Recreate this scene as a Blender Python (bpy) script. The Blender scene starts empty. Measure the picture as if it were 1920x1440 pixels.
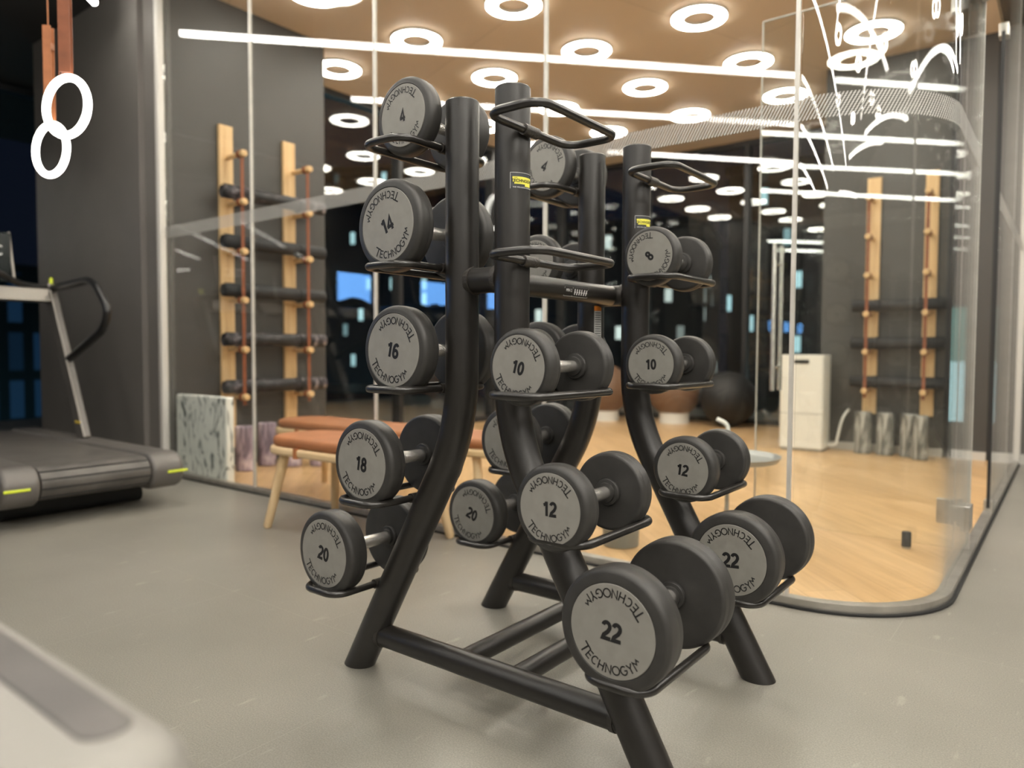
import bpy, bmesh, math, random
from mathutils import Vector, Matrix
random.seed(7)
PI = math.pi
SC = bpy.context.scene
COL = SC.collection

# ------------------------------------------------------------ materials
def new_mat(name):
    m = bpy.data.materials.new(name); m.use_nodes = True
    nt = m.node_tree; nt.nodes.clear()
    out = nt.nodes.new('ShaderNodeOutputMaterial')
    return m, nt, out
def N(nt, kind, **kw):
    n = nt.nodes.new(kind)
    for k, v in kw.items():
        if k in n.inputs.keys() if isinstance(k, str) else False: n.inputs[k].default_value = v
        else: setattr(n, k, v)
    return n
def L(nt, a, b): nt.links.new(a, b)
def pbr(name, col, rough=.5, metal=0., spec=.5, noise=0., nscale=60., bump=0., bscale=200., coat=0.):
    m, nt, out = new_mat(name)
    b = N(nt, 'ShaderNodeBsdfPrincipled')
    b.inputs['Base Color'].default_value = (*col, 1); b.inputs['Roughness'].default_value = rough
    b.inputs['Metallic'].default_value = metal; b.inputs['Specular IOR Level'].default_value = spec
    b.inputs['Coat Weight'].default_value = coat
    L(nt, b.outputs[0], out.inputs[0])
    tc = N(nt, 'ShaderNodeTexCoord')
    if noise:
        t = N(nt, 'ShaderNodeTexNoise'); t.inputs['Scale'].default_value = nscale; t.inputs['Detail'].default_value = 4
        L(nt, tc.outputs['Object'], t.inputs['Vector'])
        r = N(nt, 'ShaderNodeValToRGB')
        r.color_ramp.elements[0].position = .3; r.color_ramp.elements[1].position = .7
        r.color_ramp.elements[0].color = (*[c*(1-noise) for c in col], 1)
        r.color_ramp.elements[1].color = (*[min(1, c*(1+noise)) for c in col], 1)
        L(nt, t.outputs[0], r.inputs[0]); L(nt, r.outputs[0], b.inputs['Base Color'])
    if bump:
        t = N(nt, 'ShaderNodeTexNoise'); t.inputs['Scale'].default_value = bscale; t.inputs['Detail'].default_value = 3
        L(nt, tc.outputs['Object'], t.inputs['Vector'])
        bp = N(nt, 'ShaderNodeBump'); bp.inputs['Strength'].default_value = bump; bp.inputs['Distance'].default_value = .002
        L(nt, t.outputs[0], bp.inputs['Height']); L(nt, bp.outputs[0], b.inputs['Normal'])
    return m
def emit(name, col, s):
    m, nt, out = new_mat(name)
    e = N(nt, 'ShaderNodeEmission'); e.inputs[0].default_value = (*col, 1); e.inputs[1].default_value = s
    L(nt, e.outputs[0], out.inputs[0]); return m
def glass_mat(name, tint, f0=.045):
    m, nt, out = new_mat(name)
    g = N(nt, 'ShaderNodeNewGeometry'); d = N(nt, 'ShaderNodeVectorMath'); d.operation = 'DOT_PRODUCT'
    L(nt, g.outputs['Normal'], d.inputs[0]); L(nt, g.outputs['Incoming'], d.inputs[1])
    a = N(nt, 'ShaderNodeMath'); a.operation = 'ABSOLUTE'; L(nt, d.outputs['Value'], a.inputs[0])
    s = N(nt, 'ShaderNodeMath'); s.operation = 'SUBTRACT'; s.inputs[0].default_value = 1; L(nt, a.outputs[0], s.inputs[1])
    p = N(nt, 'ShaderNodeMath'); p.operation = 'POWER'; p.inputs[1].default_value = 5; L(nt, s.outputs[0], p.inputs[0])
    q = N(nt, 'ShaderNodeMath'); q.operation = 'MULTIPLY_ADD'; q.inputs[1].default_value = 1-f0; q.inputs[2].default_value = f0
    L(nt, p.outputs[0], q.inputs[0])
    t = N(nt, 'ShaderNodeBsdfTransparent'); t.inputs[0].default_value = (*tint, 1)
    gl = N(nt, 'ShaderNodeBsdfGlossy'); gl.inputs['Roughness'].default_value = 0.0; gl.inputs[0].default_value = (1, 1, 1, 1)
    mx = N(nt, 'ShaderNodeMixShader'); L(nt, q.outputs[0], mx.inputs[0]); L(nt, t.outputs[0], mx.inputs[1]); L(nt, gl.outputs[0], mx.inputs[2])
    L(nt, mx.outputs[0], out.inputs[0]); return m

M = {}
M['rack'] = pbr('rack_satin_black', (.016, .0142, .0125), .34, 0, .62, noise=.12, nscale=30, bump=.12, bscale=900)
M['rod'] = pbr('tray_rod_black', (.014, .0125, .011), .28, 0, .7, bump=.08, bscale=900)
M['weld'] = pbr('weld_bead', (.03, .026, .022), .45, 0, .6, bump=.9, bscale=160)
M['rubber'] = pbr('dumbbell_rubber', (.033, .0315, .0295), .47, 0, .5, noise=.18, nscale=22, bump=.12, bscale=500)
M['plate'] = pbr('dumbbell_face_grey', (.255, .245, .222), .45, .1, .5, noise=.05, nscale=40)
M['ink'] = pbr('black_lettering', (.008, .008, .009), .5)
M['chrome'] = pbr('handle_steel', (.78, .76, .72), .26, .9, .5, bump=.25, bscale=1200)
M['pine'] = None
M['dark_wall'] = pbr('taupe_wall_panel', (.150, .138, .127), .42, 0, .5, noise=.05, nscale=3, bump=.04, bscale=60)
M['studio_wall'] = pbr('charcoal_wall', (.062, .059, .055), .5, 0, .5, noise=.05, nscale=3)
M['gym_ceiling'] = pbr('dark_ceiling', (.035, .033, .031), .8)
M['white_trim'] = pbr('white_profile', (.55, .53, .49), .45)
M['joint'] = pbr('silicone_joint', (.50, .48, .44), .3, noise=.1, nscale=15)
M['steel'] = pbr('brushed_channel', (.5, .48, .44), .35, .85, .5, noise=.15, nscale=12)
M['dark_metal'] = pbr('dark_frame', (.03, .03, .031), .4, .3)
M['black'] = pbr('matte_black', (.012, .012, .012), .6)
M['black_plastic'] = pbr('black_plastic', (.010, .010, .010), .32)
M['leather'] = pbr('tan_leather', (.34, .135, .055), .5, 0, .4, noise=.12, nscale=9, bump=.3, bscale=220)
M['strap'] = pbr('brown_leather_strap', (.23, .075, .033), .55, 0, .4, noise=.15, nscale=20)
M['strap_tan'] = pbr('orange_leather_strap', (.40, .15, .06), .55, 0, .4, noise=.15, nscale=20)
M['white'] = pbr('white_enamel', (.80, .79, .74), .35)
M['tm_body'] = pbr('treadmill_grey', (.125, .115, .106), .38, .15, .5, noise=.1, nscale=6, bump=.05, bscale=300)
M['tm_belt'] = pbr('treadmill_slat', (.092, .084, .077), .42, 0, .5, noise=.25, nscale=8, bump=.1, bscale=200)
M['tm_silver'] = pbr('treadmill_silver', (.30, .28, .255), .35, .6)
M['silver'] = pbr('silver_shroud', (.25, .238, .218), .5, .1)
M['yellow'] = pbr('acid_yellow', (.62, .72, .05), .4)
M['amber'] = pbr('amber_mark', (.75, .55, .08), .4)
M['brown_ball'] = pbr('brown_ball', (.17, .095, .055), .5, noise=.1, nscale=5)
M['grey_metal'] = pbr('grey_painted_metal', (.30, .31, .30), .35, .3)
M['grey_pot'] = pbr('grey_pot', (.19, .185, .16), .5)
M['label_white'] = pbr('label_white', (.72, .72, .70), .5)
M['label_orange'] = pbr('label_orange', (.80, .25, .03), .5)
M['label_yellow'] = pbr('label_yellow', (.85, .80, .10), .4)
M['label_dark'] = pbr('label_dark', (.05, .055, .06), .25)
M['glass'] = glass_mat('clear_glass', (.975, .985, .975), .05)
M['window_glass'] = glass_mat('night_window_glass', (.93, .95, .95), .06)
M['glass_edge'] = pbr('glass_edge', (.35, .50, .44), .2, 0, .8)
M['lamp'] = emit('lamp_diffuser', (1, .93, .82), 18)
M['gym_lamp'] = emit('gym_lamp_diffuser', (1, .93, .82), 30)
M['tube'] = emit('tube_diffuser', (1, .96, .88), 15)
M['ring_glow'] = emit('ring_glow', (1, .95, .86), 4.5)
M['lamp_body'] = pbr('lamp_body', (.6, .58, .55), .5)
M['screen_blue'] = emit('screen_blue', (.16, .42, .95), 4.5)
M['screen_dark'] = pbr('screen_dark', (.01, .014, .014), .15)
M['char_white'] = pbr('screen_white', (.7, .7, .7), .5)

def wood(name, c1, c2, c3, axis=2, scale=1.0):
    m, nt, out = new_mat(name)
    b = N(nt, 'ShaderNodeBsdfPrincipled'); b.inputs['Roughness'].default_value = .5
    tc = N(nt, 'ShaderNodeTexCoord'); mp = N(nt, 'ShaderNodeMapping')
    s = [22*scale]*3; s[axis] = 1.6*scale; mp.inputs['Scale'].default_value = s
    L(nt, tc.outputs['Object'], mp.inputs[0])
    t = N(nt, 'ShaderNodeTexNoise'); t.inputs['Scale'].default_value = 1.2; t.inputs['Detail'].default_value = 6; t.inputs['Distortion'].default_value = .6
    L(nt, mp.outputs[0], t.inputs['Vector'])
    r = N(nt, 'ShaderNodeValToRGB'); e = r.color_ramp.elements
    e[0].position = .3; e[0].color = (*c1, 1); e[1].position = .72; e[1].color = (*c3, 1)
    k = e.new(.5); k.color = (*c2, 1)
    L(nt, t.outputs[0], r.inputs[0]); L(nt, r.outputs[0], b.inputs['Base Color']); L(nt, b.outputs[0], out.inputs[0])
    return m
M['pine'] = wood('pale_oak', (.56, .36, .17), (.66, .44, .22), (.72, .50, .27))
M['oak'] = wood('bench_oak', (.60, .42, .22), (.70, .51, .29), (.76, .57, .34), 2)
M['oak_x'] = wood('bench_oak_rail', (.60, .42, .22), (.70, .51, .29), (.76, .57, .34), 0)

def marble(name, base, mid, hi, scale=5., stretch=(1, 1, .25), lo=.38, hi_p=.62, dist=2.5):
    m, nt, out = new_mat(name)
    b = N(nt, 'ShaderNodeBsdfPrincipled'); b.inputs['Roughness'].default_value = .55
    tc = N(nt, 'ShaderNodeTexCoord'); mp = N(nt, 'ShaderNodeMapping'); mp.inputs['Scale'].default_value = stretch
    L(nt, tc.outputs['Object'], mp.inputs[0])
    t = N(nt, 'ShaderNodeTexNoise'); t.inputs['Scale'].default_value = scale; t.inputs['Detail'].default_value = 5; t.inputs['Distortion'].default_value = dist
    L(nt, mp.outputs[0], t.inputs['Vector'])
    r = N(nt, 'ShaderNodeValToRGB'); e = r.color_ramp.elements
    e[0].position = lo; e[0].color = (*base, 1); e[1].position = hi_p; e[1].color = (*hi, 1)
    k = e.new((lo+hi_p)/2); k.color = (*mid, 1)
    L(nt, t.outputs[0], r.inputs[0]); L(nt, r.outputs[0], b.inputs['Base Color']); L(nt, b.outputs[0], out.inputs[0])
    return m
M['marble_white'] = marble('white_marbled_foam', (.05, .06, .06), (.50, .51, .49), (.84, .84, .79), 9, (1, 1, .4), .34, .47, 3.5)
M['marble_grey'] = marble('grey_marbled_foam', (.10, .10, .095), (.26, .26, .24), (.52, .51, .48), 11, (1, 1, .25), .38, .62, 2)
M['marble_purple'] = marble('purple_marbled_foam', (.17, .13, .17), (.36, .28, .34), (.60, .50, .55), 9, (1, 1, .3), .38, .62, 2)
M['mat_black'] = pbr('black_mat', (.022, .022, .023), .7, bump=.3, bscale=300)
M['mat_marbled'] = marble('marbled_mat', (.018, .018, .019), (.055, .045, .052), (.33, .29, .30), 6, (1, 1, 1), .48, .72, 2.5)

# floors
def floor_rubber():
    m, nt, out = new_mat('rubber_floor')
    b = N(nt, 'ShaderNodeBsdfPrincipled'); L(nt, b.outputs[0], out.inputs[0])
    tc = N(nt, 'ShaderNodeTexCoord')
    n1 = N(nt, 'ShaderNodeTexNoise'); n1.inputs['Scale'].default_value = 1.3; n1.inputs['Detail'].default_value = 5
    n2 = N(nt, 'ShaderNodeTexNoise'); n2.inputs['Scale'].default_value = 260; n2.inputs['Detail'].default_value = 2
    mp = N(nt, 'ShaderNodeMapping'); mp.inputs['Scale'].default_value = (26, 7, 1); mp.inputs['Rotation'].default_value = (0, 0, -.5)
    n3 = N(nt, 'ShaderNodeTexNoise'); n3.inputs['Scale'].default_value = 1.0; n3.inputs['Detail'].default_value = 4
    L(nt, tc.outputs['Object'], n1.inputs['Vector']); L(nt, tc.outputs['Object'], n2.inputs['Vector'])
    L(nt, tc.outputs['Object'], mp.inputs[0]); L(nt, mp.outputs[0], n3.inputs['Vector'])
    r1 = N(nt, 'ShaderNodeValToRGB'); e = r1.color_ramp.elements
    e[0].position = .3; e[0].color = (.192, .183, .160, 1); e[1].position = .7; e[1].color = (.245, .233, .204, 1)
    L(nt, n1.outputs[0], r1.inputs[0])
    r2 = N(nt, 'ShaderNodeValToRGB'); e = r2.color_ramp.elements
    e[0].position = .35; e[0].color = (.82, .82, .82, 1); e[1].position = .7; e[1].color = (1.22, 1.2, 1.16, 1)
    L(nt, n2.outputs[0], r2.inputs[0])
    mu = N(nt, 'ShaderNodeMix', data_type='RGBA', blend_type='MULTIPLY'); mu.inputs[0].default_value = 1
    L(nt, r1.outputs[0], mu.inputs[6]); L(nt, r2.outputs[0], mu.inputs[7])
    # pale scuffs
    r3 = N(nt, 'ShaderNodeValToRGB'); e = r3.color_ramp.elements
    e[0].position = .66; e[0].color = (0, 0, 0, 1); e[1].position = .74; e[1].color = (.5, .5, .5, 1)
    L(nt, n3.outputs[0], r3.inputs[0])
    mx = N(nt, 'ShaderNodeMix', data_type='RGBA'); mx.inputs[7].default_value = (.36, .34, .29, 1)
    L(nt, r3.outputs[0], mx.inputs[0]); L(nt, mu.outputs[2], mx.inputs[6])
    # tile seams
    bk = N(nt, 'ShaderNodeTexBrick'); bk.offset = .5
    mp2 = N(nt, 'ShaderNodeMapping'); mp2.inputs['Location'].default_value = (.3, .184, 0)
    L(nt, tc.outputs['Object'], mp2.inputs[0]); L(nt, mp2.outputs[0], bk.inputs['Vector'])
    bk.inputs['Scale'].default_value = 1; bk.inputs['Mortar Size'].default_value = .0013; bk.inputs['Brick Width'].default_value = 1.0
    bk.inputs['Row Height'].default_value = 1.0; bk.inputs['Mortar Smooth'].default_value = .6
    mx2 = N(nt, 'ShaderNodeMix', data_type='RGBA'); mx2.inputs[7].default_value = (.27, .255, .22, 1)
    L(nt, bk.outputs['Fac'], mx2.inputs[0]); L(nt, mx.outputs[2], mx2.inputs[6])
    L(nt, mx2.outputs[2], b.inputs['Base Color'])
    b.inputs['Roughness'].default_value = .34; b.inputs['Specular IOR Level'].default_value = .6
    bp = N(nt, 'ShaderNodeBump'); bp.inputs['Strength'].default_value = .12; bp.inputs['Distance'].default_value = .001
    L(nt, n2.outputs[0], bp.inputs['Height']); L(nt, bp.outputs[0], b.inputs['Normal'])
    return m
M['floor'] = floor_rubber()
def floor_wood():
    m, nt, out = new_mat('oak_plank_floor')
    b = N(nt, 'ShaderNodeBsdfPrincipled'); L(nt, b.outputs[0], out.inputs[0])
    tc = N(nt, 'ShaderNodeTexCoord'); mp = N(nt, 'ShaderNodeMapping'); mp.inputs['Rotation'].default_value = (0, 0, math.radians(46))
    L(nt, tc.outputs['Object'], mp.inputs[0])
    bk = N(nt, 'ShaderNodeTexBrick'); bk.offset = .37; L(nt, mp.outputs[0], bk.inputs['Vector'])
    bk.inputs['Scale'].default_value = 1; bk.inputs['Mortar Size'].default_value = .0012; bk.inputs['Brick Width'].default_value = 1.5
    bk.inputs['Row Height'].default_value = .17; bk.inputs['Mortar Smooth'].default_value = .3
    bk.inputs['Color1'].default_value = (.52, .33, .155, 1); bk.inputs['Color2'].default_value = (.63, .42, .22, 1); bk.inputs['Mortar'].default_value = (.30, .17, .07, 1)
    mp2 = N(nt, 'ShaderNodeMapping'); mp2.inputs['Scale'].default_value = (1.2, 16, 1); L(nt, mp.outputs[0], mp2.inputs[0])
    n = N(nt, 'ShaderNodeTexNoise'); n.inputs['Scale'].default_value = 1.6; n.inputs['Detail'].default_value = 7; n.inputs['Distortion'].default_value = .8
    L(nt, mp2.outputs[0], n.inputs['Vector'])
    r = N(nt, 'ShaderNodeValToRGB'); e = r.color_ramp.elements
    e[0].position = .3; e[0].color = (.84, .80, .74, 1); e[1].position = .7; e[1].color = (1.1, 1.1, 1.1, 1)
    L(nt, n.outputs[0], r.inputs[0])
    mu = N(nt, 'ShaderNodeMix', data_type='RGBA', blend_type='MULTIPLY'); mu.inputs[0].default_value = 1
    L(nt, bk.outputs['Color'], mu.inputs[6]); L(nt, r.outputs[0], mu.inputs[7]); L(nt, mu.outputs[2], b.inputs['Base Color'])
    b.inputs['Roughness'].default_value = .32; b.inputs['Specular IOR Level'].default_value = .5
    return m
M['wood_floor'] = floor_wood()
def ceiling_tan():
    m, nt, out = new_mat('tan_ceiling')
    b = N(nt, 'ShaderNodeBsdfPrincipled'); L(nt, b.outputs[0], out.inputs[0])
    tc = N(nt, 'ShaderNodeTexCoord'); mp = N(nt, 'ShaderNodeMapping'); mp.inputs['Rotation'].default_value = (0, 0, math.radians(20))
    L(nt, tc.outputs['Object'], mp.inputs[0])
    bk = N(nt, 'ShaderNodeTexBrick'); L(nt, mp.outputs[0], bk.inputs['Vector']); bk.offset = 0
    bk.inputs['Scale'].default_value = 1; bk.inputs['Mortar Size'].default_value = .004; bk.inputs['Brick Width'].default_value = 2.6
    bk.inputs['Row Height'].default_value = 1.9
    bk.inputs['Color1'].default_value = (.70, .565, .425, 1); bk.inputs['Color2'].default_value = (.72, .585, .44, 1); bk.inputs['Mortar'].default_value = (.52, .41, .30, 1)
    L(nt, bk.outputs['Color'], b.inputs['Base Color']); b.inputs['Roughness'].default_value = .6
    return m
M['ceiling'] = ceiling_tan()
def frit_mat():
    m, nt, out = new_mat('dotted_frit')
    uv = N(nt, 'ShaderNodeUVMap'); sp = N(nt, 'ShaderNodeSeparateXYZ'); L(nt, uv.outputs[0], sp.inputs[0])
    def lin(a, b_, c=0):
        x = N(nt, 'ShaderNodeMath'); x.operation = 'MULTIPLY'; x.inputs[1].default_value = a; L(nt, sp.outputs[0], x.inputs[0])
        y = N(nt, 'ShaderNodeMath'); y.operation = 'MULTIPLY_ADD'; y.inputs[1].default_value = b_; L(nt, sp.outputs[1], y.inputs[0]); L(nt, x.outputs[0], y.inputs[2])
        s = N(nt, 'ShaderNodeMath'); s.operation = 'COSINE'; L(nt, y.outputs[0], s.inputs[0]); return s.outputs[0]
    k1 = 2*PI/.0120
    a = lin(k1, -k1*.55); b_ = lin(0, 2*PI/.0075)
    m2 = N(nt, 'ShaderNodeMath'); m2.operation = 'MULTIPLY'; m2.inputs[1].default_value = .55; L(nt, b_, m2.inputs[0])
    ad = N(nt, 'ShaderNodeMath'); ad.operation = 'ADD'; L(nt, a, ad.inputs[0]); L(nt, m2.outputs[0], ad.inputs[1])
    gt = N(nt, 'ShaderNodeMath'); gt.operation = 'GREATER_THAN'; gt.inputs[1].default_value = .12; L(nt, ad.outputs[0], gt.inputs[0])
    d = N(nt, 'ShaderNodeBsdfPrincipled'); d.inputs['Base Color'].default_value = (.42, .41, .385, 1); d.inputs['Roughness'].default_value = .5
    t = N(nt, 'ShaderNodeBsdfTransparent')
    mx = N(nt, 'ShaderNodeMixShader'); L(nt, gt.outputs[0], mx.inputs[0]); L(nt, t.outputs[0], mx.inputs[1]); L(nt, d.outputs[0], mx.inputs[2])
    L(nt, mx.outputs[0], out.inputs[0]); return m
M['frit'] = frit_mat()
def facade(name, lit, dens, sx, sz, s=1.5, base=(.01, .012, .016)):
    m, nt, out = new_mat(name)
    tc = N(nt, 'ShaderNodeTexCoord')
    sp = N(nt, 'ShaderNodeSeparateXYZ'); L(nt, tc.outputs['Object'], sp.inputs[0])
    ad = N(nt, 'ShaderNodeMath'); ad.operation = 'ADD'; L(nt, sp.outputs[0], ad.inputs[0]); L(nt, sp.outputs[1], ad.inputs[1])
    cb = N(nt, 'ShaderNodeCombineXYZ'); L(nt, ad.outputs[0], cb.inputs[0]); L(nt, sp.outputs[2], cb.inputs[1])
    bk = N(nt, 'ShaderNodeTexBrick'); bk.offset = 0; L(nt, cb.outputs[0], bk.inputs['Vector'])
    bk.inputs['Scale'].default_value = 1; bk.inputs['Brick Width'].default_value = sx; bk.inputs['Row Height'].default_value = sz
    bk.inputs['Mortar Size'].default_value = min(sx, sz)*.22; bk.inputs['Mortar Smooth'].default_value = 0
    bk.inputs['Color1'].default_value = (0, 0, 0, 1); bk.inputs['Color2'].default_value = (1, 1, 1, 1); bk.inputs['Mortar'].default_value = (0, 0, 0, 1)
    rr = N(nt, 'ShaderNodeValToRGB'); e = rr.color_ramp.elements; e[0].position = 1-dens; e[0].color = (0, 0, 0, 1); e[1].position = min(.999, 1-dens+.25); e[1].color = (*lit, 1)
    L(nt, bk.outputs['Color'], rr.inputs[0])
    b = N(nt, 'ShaderNodeBsdfPrincipled'); b.inputs['Base Color'].default_value = (*base, 1); b.inputs['Roughness'].default_value = .6
    L(nt, rr.outputs[0], b.inputs['Emission Color']); b.inputs['Emission Strength'].default_value = s
    L(nt, b.outputs[0], out.inputs[0]); return m
M['facade_cyan'] = facade('facade_cyan', (.25, .75, .95), .95, 2.6, 3.2, .8)
M['facade_blue'] = facade('facade_blue', (.05, .18, .42), .8, 1.6, 3.2, .05)
M['facade_mixed'] = facade('facade_mixed', (.5, .8, .85), .10, .7, 1.3, .7)
M['facade_warm'] = facade('facade_warm', (.7, .8, .75), .09, .8, 1.2, .7)
M['facade_teal'] = facade('facade_teal', (.10, .30, .27), 1.0, 40, 6, .9)
M['lit_white'] = emit('lit_lobby', (.55, .85, .9), 1.1)
M['navy'] = pbr('navy_panel', (.02, .045, .10), .5)

# ------------------------------------------------------------ mesh helpers
def bm_new(): return bmesh.new()
def finish(name, bm, m, parent=None, loc=None, smooth=40, bevel=0):
    bmesh.ops.recalc_face_normals(bm, faces=bm.faces)
    me = bpy.data.meshes.new(name); bm.to_mesh(me); bm.free()
    o = bpy.data.objects.new(name, me); COL.objects.link(o)
    if m is not None: me.materials.append(m)
    if parent is not None: o.parent = parent
    if loc is not None: o.location = loc
    if smooth:
        for p in me.polygons: p.use_smooth = True
        try: me.set_sharp_from_angle(angle=math.radians(smooth))
        except Exception: pass
    if bevel:
        b = o.modifiers.new('bevel', 'BEVEL'); b.width = bevel; b.segments = 3; b.limit_method = 'ANGLE'; b.angle_limit = math.radians(35)
    return o
def add_box(bm, x0, x1, y0, y1, z0, z1, mat=None):
    vs = [bm.verts.new((x, y, z)) for x in (x0, x1) for y in (y0, y1) for z in (z0, z1)]
    for f in ((0, 1, 3, 2), (4, 6, 7, 5), (0, 4, 5, 1), (2, 3, 7, 6), (0, 2, 6, 4), (1, 5, 7, 3)):
        bm.faces.new([vs[i] for i in f])
    if mat is not None: bmesh.ops.transform(bm, matrix=mat, verts=vs)
    return vs
def add_prism(bm, pts, a0, a1, axis='y'):
    """pts = 2D outline; extruded along axis between a0 and a1"""
    def P(p, a):
        if axis == 'y': return (p[0], a, p[1])
        if axis == 'x': return (a, p[0], p[1])
        return (p[0], p[1], a)
    A = [bm.verts.new(P(p, a0)) for p in pts]; B = [bm.verts.new(P(p, a1)) for p in pts]
    n = len(pts)
    bm.faces.new(A); bm.faces.new(B[::-1])
    for i in range(n): bm.faces.new((A[i], A[(i+1) % n], B[(i+1) % n], B[i]))
    return A+B
def add_tube(bm, pts, r, seg=16, closed=False, caps=True):
    pts = [Vector(p) for p in pts]; n = len(pts)
    rs = r if isinstance(r, (list, tuple)) else [r]*n
    T = []
    for i in range(n):
        if closed: t = pts[(i+1) % n]-pts[i-1]
        elif i == 0: t = pts[1]-pts[0]
        elif i == n-1: t = pts[-1]-pts[-2]
        else: t = (pts[i+1]-pts[i]).normalized()+(pts[i]-pts[i-1]).normalized()
        T.append(t.normalized())
    ref = Vector((0, 0, 1)) if abs(T[0].z) < .9 else Vector((0, 1, 0))
    nrm = (ref-T[0]*ref.dot(T[0])).normalized(); rings = []
    for i in range(n):
        nrm = (nrm-T[i]*nrm.dot(T[i])).normalized(); bi = T[i].cross(nrm)
        rings.append([bm.verts.new(pts[i]+(nrm*math.cos(2*PI*k/seg)+bi*math.sin(2*PI*k/seg))*rs[i]) for k in range(seg)])
    m = n if closed else n-1
    for i in range(m):
        a, b = rings[i], rings[(i+1) % n]
        if closed and i == n-1:
            # align twist
            best = min(range(seg), key=lambda s: (a[0].co-b[s].co).length); b = b[best:]+b[:best]
        for k in range(seg): bm.faces.new((a[k], a[(k+1) % seg], b[(k+1) % seg], b[k]))
    if caps and not closed:
        bm.faces.new(rings[0][::-1]); bm.faces.new(rings[-1])
    return rings
def add_lathe(bm, prof, seg=48, axis='z', closed=False, org=(0, 0, 0)):
    """prof = list of (radius, height)."""
    rings = []; o = Vector(org)
    for r, h in prof:
        if r < 1e-6:
            c = {'z': (0, 0, h), 'y': (0, h, 0), 'x': (h, 0, 0)}[axis]; rings.append([bm.verts.new(o+Vector(c))]); continue
        ring = []
        for k in range(seg):
            a = 2*PI*k/seg; c, s = r*math.cos(a), r*math.sin(a)
            ring.append(bm.verts.new(o+Vector({'z': (c, s, h), 'y': (c, h, s), 'x': (h, c, s)}[axis])))
        rings.append(ring)
    prs = list(zip(rings, rings[1:]))
    if closed: prs.append((rings[-1], rings[0]))
    for a, b in prs:
        if len(a) == 1 and len(b) == 1: continue
        for k in range(seg):
            k2 = (k+1) % seg
            if len(a) == 1: bm.faces.new((a[0], b[k], b[k2]))
            elif len(b) == 1: bm.faces.new((a[k], a[k2], b[0]))
            else: bm.faces.new((a[k], a[k2], b[k2], b[k]))
def rrect(x0, x1, y0, y1, r, n=6):
    out = []
    for cx, cy, a0 in ((x1-r, y1-r, 0), (x0+r, y1-r, 90), (x0+r, y0+r, 180), (x1-r, y0+r, 270)):
        for i in range(n+1):
            a = math.radians(a0+90*i/n); out.append((cx+r*math.cos(a), cy+r*math.sin(a)))
    return out
def round_path(pts, r, n=6):
    """open 3D polyline with rounded corners"""
    pts = [Vector(p) for p in pts]; out = [pts[0]]
    for i in range(1, len(pts)-1):
        a, b, c = pts[i-1], pts[i], pts[i+1]
        u = (a-b).normalized(); v = (c-b).normalized()
        rr = min(r, (a-b).length*.49, (c-b).length*.49)
        p0, p1 = b+u*rr, b+v*rr
        for k in range(n+1):
            t = k/n; out.append((1-t)**2*p0+2*t*(1-t)*b+t*t*p1)
    out.append(pts[-1]); return out
def empty(name, loc=(0, 0, 0), rz=0):
    o = bpy.data.objects.new(name, None); COL.objects.link(o); o.location = loc; o.rotation_euler = (0, 0, rz)
    o.empty_display_size = .1; return o
def tag(o, label=None, cat=None, group=None, kind=None):
    if label: o['label'] = label
    if cat: o['category'] = cat
    if group: o['group'] = group
    if kind: o['kind'] = kind
    return o
def struct(name, bm, m, smooth=40, bevel=0, label=None, cat=None, parent=None):
    o = finish(name, bm, m, parent, None, smooth, bevel)
    if parent is None: tag(o, label, cat, kind='structure')
    return o
def boxobj(name, x0, x1, y0, y1, z0, z1, m, parent=None, bevel=0):
    bm = bm_new(); add_box(bm, x0, x1, y0, y1, z0, z1); return finish(name, bm, m, parent, None, 0, bevel)
def copy_tree(o, parent=None):
    c = o.copy(); COL.objects.link(c)
    if parent is not None: c.parent = parent
    for ch in list(o.children): copy_tree(ch, c)
    return c

_tc = {}
def glyph(s, size, off=0.0):
    """flat text outline triangles, centred; returns (verts2d, faces, width)"""
    k = (s, size, off)
    if k in _tc: return _tc[k]
    cu = bpy.data.curves.new('t', 'FONT'); cu.body = s; cu.size = size; cu.offset = off; cu.align_x = 'CENTER'; cu.align_y = 'CENTER'
    cu.resolution_u = 4
    o = bpy.data.objects.new('t', cu); COL.objects.link(o)
    dg = bpy.context.evaluated_depsgraph_get(); dg.update()
    me = bpy.data.meshes.new_from_object(o.evaluated_get(dg))
    v = [(p.co.x, p.co.y) for p in me.vertices]; f = [tuple(p.vertices) for p in me.polygons]
    bpy.data.objects.remove(o); bpy.data.curves.remove(cu); bpy.data.meshes.remove(me)
    xs = [a for a, b in v]; ys = [b for a, b in v]
    cx = (min(xs)+max(xs))/2; cy = (min(ys)+max(ys))/2
    v = [(a-cx, b-cy) for a, b in v]
    _tc[k] = (v, f, max(xs)-min(xs)); return _tc[k]
def add_glyph(bm, g, fn):
    vs = [bm.verts.new(fn(x, y)) for x, y in g[0]]
    for f in g[1]:
        try: bm.faces.new([vs[i] for i in f])
        except ValueError: pass

# ============================================================ SETTING
GY, GX = .95, .78            # glass plane front / side
CX, CY, CR = .36, 1.37, .42  # curved corner
CH = 3.5
bm = bm_new(); add_box(bm, -9.5, 7, -9, 9.5, -.12, 0); struct('floor', bm, M['floor'], 0, label='dark grey rubber gym floor', cat='floor')
# studio floor (rounded corner outline) a hair above the slab
pl = [(-4.0, .96)]
for i in range(13):
    a = math.radians(-90+90*i/12); pl.append((CX+(CR-.01)*math.cos(a), CY+(CR-.01)*math.sin(a)))
pl += [(GX-.01, 5.6), (-.75, 5.6), (-.75, 7.3), (-4.85, 7.3), (-4.85, 2.33), (-4.0, 2.33)]
bm = bm_new(); add_prism(bm, pl, -.02, .006, 'z'); struct('floor', bm, M['wood_floor'], 0, label='pale oak plank floor inside the glass studio', cat='floor')
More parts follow.
